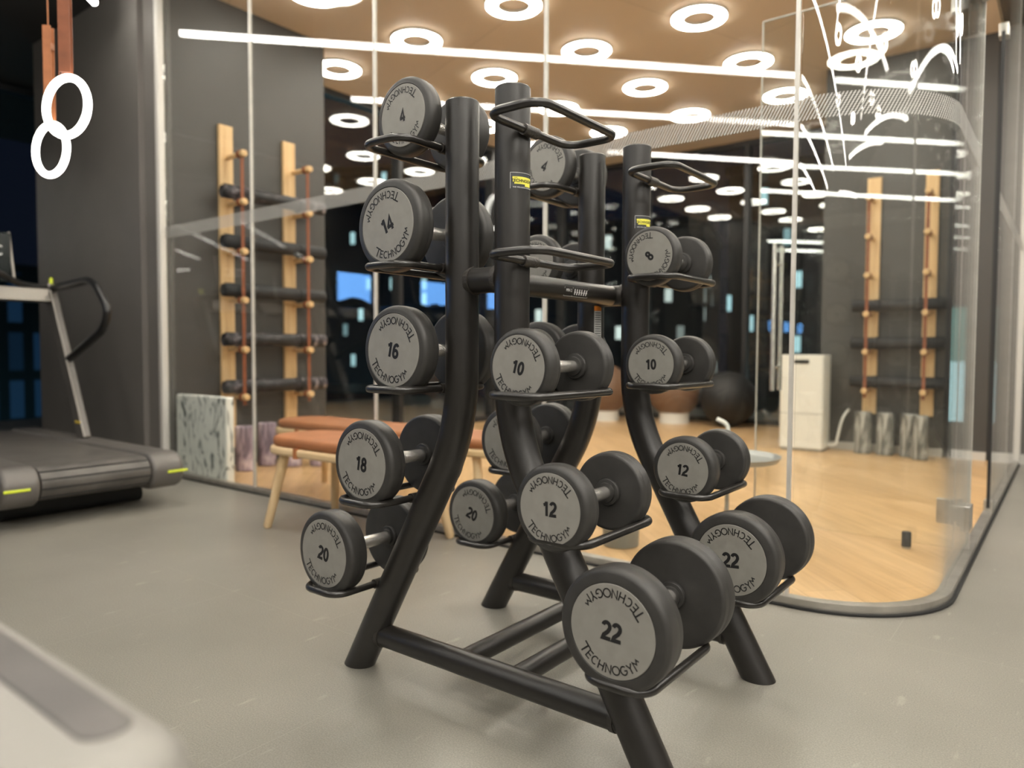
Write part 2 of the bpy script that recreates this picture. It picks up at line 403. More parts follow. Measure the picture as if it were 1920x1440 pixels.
# ceilings
pl2 = [(-4.0, .95)]+[(CX+CR*math.cos(math.radians(-90+7.5*i)), CY+CR*math.sin(math.radians(-90+7.5*i))) for i in range(13)]+[(GX, 5.6), (-.75, 5.6), (-.75, 7.35), (-4.9, 7.35), (-4.9, 2.33), (-4.0, 2.33)]
pl2 = [p for p in pl2 if p[1] < 2.3]+[(GX, 2.33), (-4.0, 2.33)]
bm = bm_new(); add_prism(bm, pl2, CH, CH+.1, 'z'); add_box(bm, -4.9, -.75, 2.33, 7.35, CH, CH+.1); add_box(bm, -.75, GX, 2.33, 5.62, CH, CH+.1)
struct('ceiling', bm, M['ceiling'], 0, label='tan panelled ceiling of the glass studio', cat='ceiling')
bm = bm_new(); add_box(bm, -9.5, 7, -9, .95, CH+.02, CH+.15); add_box(bm, GX+.02, 7, .95, 9.5, CH+.02, CH+.15); add_box(bm, -9.5, -3.97, .95, 2.2, CH+.02, CH+.15)
struct('ceiling', bm, M['gym_ceiling'], 0, label='dark ceiling over the gym floor', cat='ceiling')
# walls
bm = bm_new(); add_box(bm, -6.05, -4.18, .86, 2.31, 0, CH+.02); struct('wall_left', bm, M['dark_wall'], 0, label='tall taupe wall panel behind the treadmill', cat='wall')
bm = bm_new(); add_box(bm, -4.178, -4.032, .90, 2.31, 0, CH+.02); struct('wall_left', bm, M['dark_wall'], 0, label='narrow taupe return beside the glass edge', cat='wall')
bm = bm_new(); add_box(bm, -4.030, -3.99, .98, 2.33, .006, CH); struct('wall_left', bm, M['studio_wall'], 0, label='charcoal studio wall carrying the mat rack', cat='wall')
bm = bm_new(); add_box(bm, -.75, .262, 5.5, 5.62, .006, CH); add_box(bm, -.75, -.68, 5.62, 7.3, .006, CH)
struct('wall_back', bm, M['studio_wall'], 0, label='charcoal back wall of the studio', cat='wall')
bm = bm_new(); add_box(bm, .44, .575, 5.5, 5.62, .006, CH); struct('wall_back', bm, M['studio_wall'], 0, label='narrow charcoal wall strip between two window slots', cat='wall')
bm = bm_new(); add_box(bm, .66, 1.35, 5.5, 5.62, .0, CH+.02); struct('wall_back', bm, M['dark_wall'], 0, label='dark wall at the far end of the right aisle', cat='wall')
bm = bm_new(); add_box(bm, 1.35, 7, 5.62, 5.74, 0, CH+.02); struct('wall_back', bm, M['dark_metal'], 0, label='black wall recess at the far right', cat='wall')
bm = bm_new(); add_box(bm, 6.9, 7, -9, 5.7, 0, CH+.02); struct('wall_right', bm, M['dark_wall'], 0, label='taupe wall right of the gym', cat='wall')
bm = bm_new(); add_box(bm, -9.4, 7, -9, -8.9, 0, CH+.02); struct('wall_front', bm, M['dark_wall'], 0, label='taupe wall behind the camera', cat='wall')
bm = bm_new(); add_box(bm, .44, .575, 5.47, 5.5, 0.006, .075); add_box(bm, -.72, .262, 5.485, 5.5, 0.006, .075); add_box(bm, .67, 1.33, 5.485, 5.5, .0, .08)
struct('baseboard_back', bm, M['white_trim'], 0, label='white baseboard along the back wall', cat='baseboard')
# vertical white end profiles
bm = bm_new(); add_prism(bm, rrect(-4.045, -3.992, .905, .955, .01, 3), .0, CH, 'z'); struct('trim_1', bm, M['white_trim'], 40, label='white vertical profile where the glass meets the left wall', cat='trim')
bm = bm_new(); add_prism(bm, rrect(.755, .81, 5.43, 5.485, .01, 3), .0, CH, 'z'); struct('trim_2', bm, M['white_trim'], 40, label='white vertical profile at the far end of the side glass', cat='trim')
# floor channel
def glass_line(off, n=14):
    """centre line of the partition, offset outwards"""
    p = [(-3.99, GY-off)]
    for i in range(n+1):
        a = math.radians(-90+90*i/n); p.append((CX+(CR+off)*math.cos(a), CY+(CR+off)*math.sin(a)))
    return p
def strip(bm, o0, o1, z0, z1, path_end):
    A = glass_line(o0)+[(GX+o0, path_end)]; B = glass_line(o1)+[(GX+o1, path_end)]
    add_prism(bm, A+B[::-1], z0, z1, 'z')
bm = bm_new(); strip(bm, -.022, .022, 0, .034, 5.42); struct('trim_3', bm, M['steel'], 40, label='brushed steel floor channel under the curved glass partition', cat='trim')
bm = bm_new(); strip(bm, .0225, .034, 0, .008, 5.42); struct('trim_4', bm, M['black'], 40, label='thin black gap strip along the floor channel', cat='trim')
bm = bm_new(); strip(bm, -.018, .018, CH-.03, CH, 5.42); struct('trim_5', bm, M['steel'], 40, label='ceiling channel over the glass partition', cat='trim')
# glass panes: front
joints = [-3.99, -2.93, -1.80, -.71, .345]
wi = 1
for a, b in zip(joints, joints[1:]):
    bm = bm_new(); add_box(bm, a+.006, b-.006, GY-.006, GY+.006, .03, CH-.01)
    struct('window_%d' % wi, bm, M['glass'], 0, label='clear glass pane of the studio front', cat='glass pane'); wi += 1
def arc_pane(bm, a0, a1, n, z0, z1, t=.006, tail=None):
    outer, inner = [], []
    for i in range(n+1):
        a = math.radians(a0+(a1-a0)*i/n)
        outer.append((CX+(CR+t)*math.cos(a), CY+(CR+t)*math.sin(a))); inner.append((CX+(CR-t)*math.cos(a), CY+(CR-t)*math.sin(a)))
    if tail: outer.append((GX+t, tail)); inner.append((GX-t, tail))
    add_prism(bm, outer+inner[::-1], z0, z1, 'z')
bm = bm_new(); arc_pane(bm, -90, 0, 96, .03, CH-.01, tail=2.06)
struct('window_%d' % wi, bm, M['glass'], 60, label='curved glass corner pane of the studio', cat='glass pane'); wi += 1
for y0, y1 in ((3.05, 4.25), (4.26, 5.44)):
    bm = bm_new(); add_box(bm, GX-.006, GX+.006, y0, y1, .03, CH-.01)
    struct('window_%d' % wi, bm, M['glass'], 0, label='clear glass pane of the studio side', cat='glass pane'); wi += 1
bm = bm_new(); add_box(bm, GX-.006, GX+.006, 2.07, 3.04, 2.62, CH-.01)
struct('window_%d' % wi, bm, M['glass'], 0, label='glass transom over the open door', cat='glass pane'); wi += 1
for i, x in enumerate(joints[1:]):
    bm = bm_new(); add_box(bm, x-.0065, x+.0065, GY-.008, GY+.008, .034, CH-.01)
    struct('trim_%d' % (6+i), bm, M['joint'], 0, label='pale vertical joint between glass panes', cat='trim')
bm = bm_new(); add_box(bm, GX-.007, GX+.007, 2.062, 2.068, .034, CH-.01); add_box(bm, GX-.007, GX+.007, 4.25, 4.26, .034, CH-.01)
struct('trim_10', bm, M['joint'], 0, label='pale vertical edges of the side glass', cat='trim')
bm = bm_new(); add_box(bm, GX-.008, GX+.008, 3.035, 3.049, .05, 2.6)
struct('trim_11', bm, M['black'], 0, label='black door seal on the side glass', cat='trim')
# patch clamps
bm = bm_new()
for z in (.02, 2.58):
    add_box(bm, GX-.022, GX+.022, 3.05, 3.12, z, z+.07)
struct('trim_12', bm, M['steel'], 0, bevel=.004, label='small steel patch clamps on the side glass', cat='trim')
# open glass door
dr = empty('door_1', (.755, 2.1, 0)); tag(dr, 'frameless glass door standing open into the studio', 'door', kind='structure')
bm = bm_new(); add_box(bm, -.925, -.035, -.006, .006, .02, 2.57); finish('pane', bm, M['glass'], dr, None, 0)
bm = bm_new(); add_box(bm, -.930, -.925, -.006, .006, .02, 2.57); add_box(bm, -.035, -.030, -.006, .006, .02, 2.57); add_box(bm, -.925, -.035, -.006, .006, 2.566, 2.572); finish('glass_edge', bm, M['joint'], dr, None, 0)
bm = bm_new()
for s in (-1, 1):
    add_tube(bm, [(-.83, s*.055, .70), (-.83, s*.055, 1.44)], .0125, 16)
for z in (.82, 1.34): add_tube(bm, [(-.83, -.055, z), (-.83, .055, z)], .008, 12)
finish('door_handle', bm, M['chrome'], dr)
for z in (.13, 2.38):
    bm = bm_new(); add_box(bm, -.10, -.03, -.018, .018, z, z+.11); add_tube(bm, [(-.012, 0, z-.006), (-.012, 0, z+.116)], .012, 12); add_box(bm, .007, .043, -.15, -.045, z, z+.11); add_box(bm, -.03, .012, -.05, -.01, z+.02, z+.09)
    finish('hinge', bm, M['steel'], dr, bevel=.004)
# dotted manifestation band on the glass
def band(name, pts, z0, z1, off, lab):
    bm = bm_new(); uvl = bm.loops.layers.uv.new('UVMap'); s = 0; prev = None
    for i, (x, y) in enumerate(pts):
        v0 = bm.verts.new((x, y, z0)); v1 = bm.verts.new((x, y, z1))
        if prev:
            d = math.hypot(x-prev[2], y-prev[3])
            f = bm.faces.new((prev[0], v0, v1, prev[1]))
            for lp, uv in zip(f.loops, ((s, z0), (s+d, z0), (s+d, z1), (s, z1))): lp[uvl].uv = uv
            s += d
        prev = (v0, v1, x, y)
    me = bpy.data.meshes.new(name); bm.to_mesh(me); bm.free(); me.materials.append(M['frit'])
    o = bpy.data.objects.new(name, me); COL.objects.link(o); tag(o, lab, 'trim', kind='structure'); return o
gl = glass_line(.0075, 40)
band('trim_13', gl+[(GX+.0075, 2.05)], 1.682, 1.762, 0, 'band of small white dots printed across the glass front')
band('trim_14', [(GX+.0075, 3.06), (GX+.0075, 5.42)], 1.682, 1.762, 0, 'band of small white dots printed on the side glass')

# window walls (night)
def window_wall(pts, z0, z1, nm, mull, lab):
    """pts: two (x,y) ends, mullions at equal steps: each bay a window thing"""
    global wi
    (x0, y0), (x1, y1) = pts; n = mull
    for i in range(n):
        xa, ya = x0+(x1-x0)*i/n, y0+(y1-y0)*i/n; xb, yb = x0+(x1-x0)*(i+1)/n, y0+(y1-y0)*(i+1)/n
        Ln = math.hypot(xb-xa, yb-ya); r = empty('window_%d' % wi, (xa, ya, 0), math.atan2(yb-ya, xb-xa)); wi += 1
        tag(r, lab, 'window', kind='structure')
        bm = bm_new(); add_box(bm, .03, Ln-.03, -.006, .006, z0+.06, z1-.06); finish('pane', bm, M['window_glass'], r, None, 0)
        bm = bm_new(); add_box(bm, 0, .03, -.06, .06, z0, z1); add_box(bm, Ln-.03, Ln, -.06, .06, z0, z1)
        add_box(bm, .03, Ln-.03, -.05, .05, z0, z0+.06); add_box(bm, .03, Ln-.03, -.05, .05, z1-.06, z1)
        finish('window_frame', bm, M['dark_metal'], r, None, 0)
window_wall(((-4.85, 7.3), (-.75, 7.3)), .006, CH, '', 3, 'dark night window at the back of the studio')
window_wall(((-4.85, 2.36), (-4.85, 7.24)), .006, CH, '', 3, 'dark night window left inside the studio')
window_wall(((-7.3, -9), (-7.3, 2.5)), 0, CH, '', 7, 'dark night window behind the treadmills')
window_wall(((-7.24, 2.56), (-4.95, 2.56)), 0, CH, '', 1, 'dark night window behind the left wall')
window_wall(((.262, 5.56), (.44, 5.56)), .006, CH, '', 1, 'narrow window slot in the back wall, left one')
window_wall(((.575, 5.56), (.66, 5.56)), .006, CH, '', 1, 'narrow window slot in the back wall, right one')

# ============================================================ DUMBBELL RACK
A_, B_, C_, RH, ZB, PR = .078, .303, .466, 1.5, .696, .0415
rack = empty('dumbbell_rack', (0, 0, 0))
tag(rack, 'black tubular steel dumbbell rack with four splayed posts and wire trays', 'dumbbell rack')
def post_u(z): return A_ if z >= ZB else A_+(C_-A_)*(ZB-z)/ZB
def upright(su, sv):
    path = [Vector((su*(C_+.06*(C_-A_)/ZB), sv*B_, -.06))]
    p0 = Vector((su*C_, sv*B_, 0)); pb = Vector((su*A_, sv*B_, ZB)); pt = Vector((su*A_, sv*B_, RH))
    u = (p0-pb).normalized(); rr = .14
    for k in range(13):
        t = k/12; path.append((1-t)**2*(pb+u*rr)+2*t*(1-t)*pb+t*t*(pb+Vector((0, 0, rr))))
    path.append(pt-Vector((0, 0, .003))); path.append(pt)
    bm = bm_new(); add_tube(bm, path, [PR]*(len(path)-1)+[PR-.003], 40)
    bmesh.ops.bisect_plane(bm, geom=bm.verts[:]+bm.edges[:]+bm.faces[:], plane_co=(0, 0, 0), plane_no=(0, 0, 1), clear_inner=True)
    ed = [e for e in bm.edges if e.is_boundary]
    if ed: bmesh.ops.holes_fill(bm, edges=ed)
    return finish('upright', bm, M['rack'], rack, None, 35)
ups = {}
for su, sv, k in ((-1, -1, 'P1'), (1, -1, 'P2'), (-1, 1, 'P3'), (1, 1, 'P4')): ups[k] = upright(su, sv)
zb = .105; ub = post_u(zb)
for sv in (-1, 1):
    bm = bm_new(); add_tube(bm, [(-ub+.01, sv*B_, zb), (ub-.01, sv*B_, zb)], .031, 32); finish('foot_beam', bm, M['rack'], rack)
    for su in (-1, 1):
        bm = bm_new(); add_tube(bm, [(su*(ub-.034), sv*B_, zb), (su*(ub-.046), sv*B_, zb)], .0335, 32); finish('weld_bead', bm, M['weld'], rack)
for su in (-1, 1):
    bm = bm_new(); add_tube(bm, [(su*.083, -B_+.01, zb), (su*.083, B_-.01, zb)], .026, 28); finish('floor_beam', bm, M['rack'], rack)
zt = 1.062
for sv in (-1, 1):
    bm = bm_new(); add_tube(bm, [(-A_+.01, sv*B_, zt), (A_-.01, sv*B_, zt)], .031, 32); finish('cross_bar', bm, M['rack'], rack)
bm = bm_new(); add_tube(bm, [(0, -B_+.01, zt), (0, B_-.01, zt)], .029, 32); cb_ = finish('top_beam', bm, M['rack'], rack)
for su, sv in ((-1, -1), (1, -1), (-1, 1), (1, 1)):
    bm = bm_new(); add_tube(bm, [(su*(A_-.030), sv*B_, zt), (su*(A_-.044), sv*B_, zt)], .0345, 32); finish('weld_bead', bm, M['weld'], rack)
TZ = [1.392, 1.097, .797, .507, .252]
TI, TO, TL, RR = .050, .190, .158, .0092
def tray(su, sv, lv):
    z = TZ[lv]; c = post_u(z); x0, x1 = c+TI, c+TO
    loop = rrect(x0, x1, -TL, TL, .042, 7)
    bm = bm_new(); add_tube(bm, [(su*x, sv*B_+y, z) for x, y in loop], RR, 14, closed=True)
    t = finish('tray', bm, M['rod'], rack, None, 60)
    bm = bm_new()
    add_tube(bm, [(su*(c+.030), sv*B_, z-.001), (su*(x0+.002), sv*B_, z-.001)], .0125, 16)
    add_tube(bm, [(su*x0, sv*B_-.026, z), (su*x0, sv*B_+.026, z)], .0128, 16)
    finish('bracket', bm, M['weld'], t)
for lv in range(5):
    for su, sv in ((-1, -1), (1, -1), (-1, 1), (1, 1)): tray(su, sv, lv)
# stickers bent round the posts
def wrap(bm, g, px, py, z, ang0, r):
    """map 2D (x = arc length to the right, y = up) onto a cylinder; ang0 = world angle of the centre"""
    def fn(x, y):
        a = ang0+x/r; return (px+r*math.cos(a), py+r*math.sin(a), z+y)
    add_glyph(bm, g, fn)
def patch(x0, x1, y0, y1, n=12):
    v = []; f = []
    for i in range(n+1):
        x = x0+(x1-x0)*i/n; v += [(x, y0), (x, y1)]
    for i in range(n): f.append((2*i, 2*i+2, 2*i+3, 2*i+1))
    return (v, f, x1-x0)
def brand_sticker(px, py, z, ang, par):
    bm = bm_new(); wrap(bm, patch(-.032, .032, -.018, .018), px, py, z, ang, PR+.0006); s = finish('brand_sticker', bm, M['label_dark'], par)
    s['label'] = 'dark sticker with yellow logo'
    bm = bm_new()
    wrap(bm, patch(-.027, .027, -.003, .009), px, py, z, ang, PR+.0012); wrap(bm, patch(-.023, .023, -.0075, -.003), px, py, z, ang, PR+.0012); wrap(bm, patch(.004, .023, -.012, -.0075), px, py, z, ang, PR+.0012)
    finish('logo_panel', bm, M['label_yellow'], s)
    bm = bm_new(); wrap(bm, glyph('TECHNOGYM', .0098, .0002), px, py, z, ang, PR+.0018)
    wrap(bm, patch(-.024, -.016, .0062, .0070, 2), px, py, z, ang, PR+.0018)
    finish('logo_text', bm, M['ink'], s)
    bm = bm_new()
    for q in (patch(-.0325, .0325, .0176, .0184), patch(-.0325, -.0317, -.018, .018, 1)): wrap(bm, q, px, py, z, ang, PR+.0012)
    wrap(bm, glyph('THE WELLNESS COMPANY', .0045), px, py, z-.0150, ang, PR+.0018)
    finish('sticker_border', bm, M['label_white'], s)
brand_sticker(A_, -B_, 1.279, math.radians(-16), ups['P2'].parent)
brand_sticker(A_, B_, 1.272, math.radians(-24), ups['P4'].parent)
bm = bm_new(); wrap(bm, patch(-.013, .013, -.075, .055), -A_, B_, .962, math.radians(-26), PR+.0006); s = finish('warning_label', bm, M['label_white'], rack); s['label'] = 'white warning label with orange header'
bm = bm_new(); wrap(bm, patch(-.013, .013, .055, .070), -A_, B_, .962, math.radians(-26), PR+.0006); finish('label_header', bm, M['label_orange'], s)
bm = bm_new()
for i in range(17):
    w = .0105-.003*random.random(); wrap(bm, patch(-.0105, w, .048-.007*i, .0503-.007*i, 4), -A_, B_, .962, math.radians(-26), PR+.0012)
finish('label_print', bm, M['label_dark'], s)
# printed label on the top beam
def wrapy(bm, g, y0, z, ang0, r):
    def fn(x, y):
        a = ang0+y/r; return (r*math.cos(a), y0+x, z+r*math.sin(a))
    add_glyph(bm, g, fn)
bm = bm_new(); wrapy(bm, ([(-.06, -.016), (.06, -.016), (.06, .016), (-.06, .016)], [(0, 1, 2, 3)], 0), .055, zt, math.radians(-8), .0296)
s = finish('printed_label', bm, M['label_dark'], rack)
bm = bm_new()
for q in ((-.06, .06, -.0165, -.0155), (-.0605, -.0595, -.016, .010), (-.020, -.019, -.016, .010), (.0595, .0605, -.016, .010)):
    wrapy(bm, ([(q[0], q[2]), (q[1], q[2]), (q[1], q[3]), (q[0], q[3])], [(0, 1, 2, 3)], 0), .055, zt, math.radians(-8), .0302)
wrapy(bm, glyph('MIN 2', .011), .055-.040, zt, math.radians(-6), .0302)
for i in range(6):
    x = -.012+.0115*i
    wrapy(bm, ([(x, -.010), (x+.004, -.010), (x+.004+(.003 if i > 3 else 0), .006), (x+(.003 if i > 3 else 0), .006)], [(0, 1, 2, 3)], 0), .055, zt, math.radians(-8), .0302)
    wrapy(bm, ([(x-.002, -.004), (x+.006, -.004), (x+.006, -.0015), (x-.002, -.0015)], [(0, 1, 2, 3)], 0), .055, zt, math.radians(-8), .0303)
finish('label_print', bm, M['label_white'], s)

# ============================================================ DUMBBELLS
#        R     rdisc  hl    T     rh
SPEC = {4: (.0955, .0762, .115, .045, .0135), 6: (.0880, .0700, .128, .045, .0135), 8: (.0815, .0690, .128, .045, .0135), 10: (.0835, .0697, .135, .045, .0140), 12: (.0895, .0735, .140, .050, .0150),
        14: (.1120, .0896, .140, .052, .0160), 15: (.1020, .0800, .142, .054, .0160), 16: (.1100, .0904, .142, .054, .0160), 18: (.1105, .0904, .140, .055, .0165), 20: (.1118, .0915, .148, .060, .0170), 22: (.1200, .0918, .165, .066, .0175)}
_db = {}
def stroke(paths, wd):
    """2D polylines to flat ribbons with mitred joints -> glyph tuple"""
    V, Fc = [], []
    for cl, p in paths:
        n = len(p); base = len(V)
        for i in range(n):
            a = Vector(p[i-1] if (i > 0 or cl) else p[i]); b = Vector(p[i]); c = Vector(p[(i+1) % n] if (i < n-1 or cl) else p[i])
            d1 = (b-a).normalized() if (b-a).length > 1e-9 else (c-b).normalized(); d2 = (c-b).normalized() if (c-b).length > 1e-9 else d1
            n1 = Vector((-d1.y, d1.x)); n2 = Vector((-d2.y, d2.x)); m = (n1+n2)
            m = m.normalized() if m.length > 1e-6 else n1
            k = wd/2/max(.45, m.dot(n1)); V.append((b.x+m.x*k, b.y+m.y*k)); V.append((b.x-m.x*k, b.y-m.y*k))
        for i in range(n if cl else n-1):
            j = (i+1) % n; Fc.append((base+2*i, base+2*j, base+2*j+1, base+2*i+1))
    return (V, Fc, 1)
def arc(cx, cy, rx, ry, a0, a1, n=14): return [(cx+rx*math.cos(math.radians(a0+(a1-a0)*i/n)), cy+ry*math.sin(math.radians(a0+(a1-a0)*i/n))) for i in range(n+1)]
# heights run -.5..+.5
DIG = {
 '0': [(1, arc(0, 0, .20, .42, 0, 360, 28)[:-1])],
 '1': [(0, [(.08, -.5), (.08, .49)]), (0, [(.06, .42), (-.02, .30), (-.17, .24)])],
 '2': [(0, arc(0, .20, .20, .22, 165, -20, 14)+[(.10, -.04), (-.14, -.26), (-.20, -.425), (.26, -.425)])],
 '4': [(0, [(.10, -.5), (.10, .40), (-.23, -.16), (-.23, -.225), (.27, -.225)])],
 '6': [(1, arc(0, -.19, .20, .235, 0, 360, 22)[:-1]), (0, [(-.20, -.16)]+arc(.02, .04, .22, .39, 175, 45, 12))],
 '8': [(1, arc(0, .215, .165, .20, 0, 360, 20)[:-1]), (1, arc(0, -.205, .20, .22, 0, 360, 20)[:-1])],
 '5': [(0, [(.2, .42), (-.13, .42), (-.17, .02)]+arc(0, -.16, .2, .26, 130, -150, 14))]}
LET = {
 'T': [(0, [(-.50, .44), (.38, .44)]), (0, [(0, .44), (0, -.5)])],
 'E': [(0, [(.28, .44), (-.24, .44), (-.24, -.44), (.28, -.44)]), (0, [(-.24, 0), (.22, 0)])],
 'C': [(0, arc(.04, 0, .36, .44, 50, 310, 18))],
 'H': [(0, [(-.29, .5), (-.29, -.5)]), (0, [(.29, .5), (.29, -.5)]), (0, [(-.29, 0), (.29, 0)])],
 'N': [(0, [(-.30, -.5), (-.30, .44), (.30, -.44), (.30, .5)])],
 'O': [(1, arc(0, 0, .42, .44, 0, 360, 26)[:-1])],
 'G': [(0, arc(.02, 0, .38, .44, 50, 340, 18)+[(.38, -.02), (.08, -.02)])],
 'Y': [(0, [(-.32, .5), (0, .02), (0, -.5)]), (0, [(.32, .5), (0, .02)])],
 'M': [(0, [(-.40, -.5), (-.26, .44), (.04, .02), (.30, .42), (.46, .06)])]}
def sglyph(tab, ch, size, wd, sx=1.0):
    g = stroke(tab[ch], wd); return ([(x*size*sx, y*size) for x, y in g[0]], g[1], 1)
def db_meshes(w):
    if w in _db: return _db[w]
    R, rd, hl, T, rh = SPEC[w]
    # head, lathed about y, outer face at -hl
    y0 = -hl; f = .013
    prof = [(0, y0+.0015), (rd, y0+.0015), (rd+.0015, y0-.0003), (R-f-.004, y0), (R-f, y0+.0012)]
    for k in range(1, 9):
        a = PI/2*k/8; prof.append((R-f+f*math.sin(a), y0+.0012+f-f*math.cos(a)))
    ym = y0+T*.62
    prof += [(R, ym), (R-.0004, ym+.0008), (R-.0010, ym+.004)]
    g = .009
    for k in range(0, 7):
        a = PI/2*k/6; prof.append((R-.0012-g+g*math.cos(a), y0+T-g+g*math.sin(a)))
    prof += [(.030, y0+T), (.030, y0+T+.002), (.0, y0+T+.002)]
    bm = bm_new(); add_lathe(bm, prof, 72, 'y'); head = finish('head', bm, M['rubber'], None, None, 50)
    bm = bm_new(); add_lathe(bm, [(0, y0+.002), (0, y0-.0004), (rd-.0012, y0-.0004), (rd-.0004, y0+.0004), (rd-.0004, y0+.002)], 72, 'y'); plate = finish('face_plate', bm, M['plate'])
    bm = bm_new(); k = rd/.0918
    st_ = str(w); hgt = .036*k; zoff = 0
    for i, ch in enumerate(st_):
        ox = (i-(len(st_)-1)/2)*.62*hgt
        add_glyph(bm, sglyph(DIG, ch, hgt*1.03, .215), lambda x, y, ox=ox: (x+ox, y0-.0009, y))
    num = finish('numeral', bm, M['ink'], None, None, 0)
    word = 'TECHNOGYM'; n = len(word); rr = rd*.80; lets = []
    # advance proportional to letter widths
    ws = [1.0, .85, 1.0, 1.0, 1.05, 1.1, 1.1, .95, 1.15]; tot = sum(ws); acc = 0
    for half in (0, 1):
        acc = 0; bm = bm_new()
        for i, c in enumerate(word):
            ph = math.radians(214+112*((acc+ws[i]/2)/tot)); acc += ws[i]
            rot = ph-1.5*PI; sz = .0235*k*(1.2 if i == 0 else 1)
            def fn(x, y, ph=ph, rot=rot, half=half):
                X = rr*math.cos(ph)+x*math.cos(rot)-y*math.sin(rot); Y = rr*math.sin(ph)+x*math.sin(rot)+y*math.cos(rot)
                if half: X, Y = -X, -Y
                return (X, y0-.0009, Y)
            add_glyph(bm, sglyph(LET, c, sz*.78, .15, 1.0), fn)
        lets.append(finish('lettering', bm, M['ink'], None, None, 0))
    yi = y0+T
    bm = bm_new(); add_lathe(bm, [(0, yi-.001), (.031, yi-.001), (.031, yi+.004), (.029, yi+.007), (.0225, yi+.008), (.0215, yi+.014), (rh, yi+.015), (0, yi+.015)], 40, 'y'); colr = finish('collar', bm, M['rubber'])
    hh = -yi
    bm = bm_new(); add_lathe(bm, [(0, -hh), (rh*.93, -hh), (rh*.95, -hh*.7), (rh*1.02, -hh*.3), (rh*1.05, 0), (rh*1.02, hh*.3), (rh*.95, hh*.7), (rh*.93, hh), (0, hh)], 32, 'y'); hd = finish('handle', bm, M['chrome'])
    ms = [o.data for o in (head, plate, num, lets[0], lets[1], colr, hd)]
    for o in (head, plate, num, lets[0], lets[1], colr, hd): bpy.data.objects.remove(o)
    _db[w] = ms; return ms
def dumbbell(w, su, sv, lv, shift, roll, label, du=0.):
    R, rd, hl, T, rh = SPEC[w]
    z = TZ[lv]; c = post_u(z); half = (TO-TI)/2; uc = c+(TO+TI)/2
    h = math.sqrt((R+RR-.0006)**2-half**2)
    root = empty('dumbbell', (su*uc, sv*B_+shift, z+h-R)); tag(root, label, 'dumbbell', 'round dumbbells on the rack')
    hm, pm, nm, lm, lm2, cm, hdm = db_meshes(w)
    for k in (0, 1):
        hd = bpy.data.objects.new('head', hm); COL.objects.link(hd); hd.parent = root; hd.location = (0, 0, R)
        hd.rotation_euler = (0, math.radians(-roll if k == 0 else roll+37), PI*k)
        for nme, me in (('face_plate', pm), ('numeral', nm), ('lettering', lm), ('lettering', lm2), ('collar', cm)):
            s_ = bpy.data.objects.new(nme, me); COL.objects.link(s_); s_.parent = hd
            if nme == 'face_plate': s_['label'] = 'grey round face plate'
    h_ = bpy.data.objects.new('handle', hdm); COL.objects.link(h_); h_.parent = root; h_.location = (0, 0, R); h_['label'] = 'bare steel handle'
    return root
DB = [
 (4, -1, -1, 0, .030, 10, 'small round dumbbell marked 4 on the top left tray beside the nearest left post'),
 (14, -1, -1, 1, .003, 23, 'round dumbbell marked 14, second from the top on the left near post'),
 (16, -1, -1, 2, .022, -13, 'round dumbbell marked 16, in the middle of the left near post'),
 (18, -1, -1, 3, .008, -8, 'round dumbbell marked 18, just above the left dumbbell marked 20'),
 (20, -1, -1, 4, .007, -9, 'round dumbbell marked 20 on the lowest left tray, farthest left on the rack'),
 (10, 1, -1, 2, .001, -15, 'round dumbbell marked 10 on the middle tray of the front centre post'),
 (12, 1, -1, 3, -.026, 1, 'round dumbbell marked 12 directly above the nearest 22 dumbbell'),
 (22, 1, -1, 4, .003, -2, 'largest nearest round dumbbell marked 22, on the lowest front tray'),
 (4, -1, 1, 0, .030, -26, 'round dumbbell marked 4 half hidden behind the front centre post'),
 (6, -1, 1, 1, -.01, 4, 'round dumbbell half hidden behind the front centre post, directly under the rear 4'),
 (15, -1, 1, 2, .012, 0, 'dumbbell of which only the rounded tops show behind the front 10'),
 (18, -1, 1, 3, .0, -6, 'round dumbbell behind the bend of the front centre post, above the rear 20'),
 (20, -1, 1, 4, .007, -21, 'round dumbbell marked 20 on the lowest tray of the far left post'),
 (8, 1, 1, 1, -.020, 48, 'round dumbbell marked 8, topmost dumbbell on the right rear post'),
 (10, 1, 1, 2, .003, 1, 'round dumbbell marked 10 on the right rear post, under the 8'),
 (12, 1, 1, 3, -.008, -6, 'round dumbbell marked 12 on the right rear post, above the rear 22'),
 (22, 1, 1, 4, .003, 4, 'round dumbbell marked 22 on the lowest right rear tray'),
]
for d in DB: dumbbell(*d)

# ============================================================ CEILING LIGHTS
def ring_lamp(x, y, z, ro, ri, mat, label, group):
    r = empty('ring_lamp', (x, y, z)); tag(r, label, 'ceiling light', group)
    bm = bm_new(); add_lathe(bm, [(ri, -.026), (ro, -.026), (ro, -.012), (ri, -.012)], 48, 'z', True); finish('diffuser', bm, mat, r)
    bm = bm_new(); add_lathe(bm, [(ri-.005, -.023), (ri, -.023), (ri, -.0115), (ro, -.0115), (ro, -.019), (ro+.005, -.019), (ro+.005, 0), (ri-.005, 0)], 48, 'z', True); finish('housing', bm, M['lamp_body'], r)
    return r
gx = [-4.31, -3.29, -2.27, -1.25, -.23]; gy = [1.72, 2.74, 3.77, 4.85, 5.9]
rows = ['nearest', 'second', 'third', 'fourth', 'farthest']; cols = ['first', 'second', 'third', 'fourth', 'fifth']
proto = None
for j, y in enumerate(gy):
    for i, x in enumerate(gx):
        if x < -3.8 and y < 2.4: continue
        if x > -.7 and y > 5.2: continue
        lab = 'glowing ring lamp on the tan ceiling, %s row from the glass, %s from the left' % (rows[j], cols[i])
        if proto is None: proto = ring_lamp(x, y, CH, .208, .122, M['lamp'], lab, 'ring lamps on the studio ceiling')
        else:
            c = copy_tree(proto); c.location = (x, y, CH); c['label'] = lab
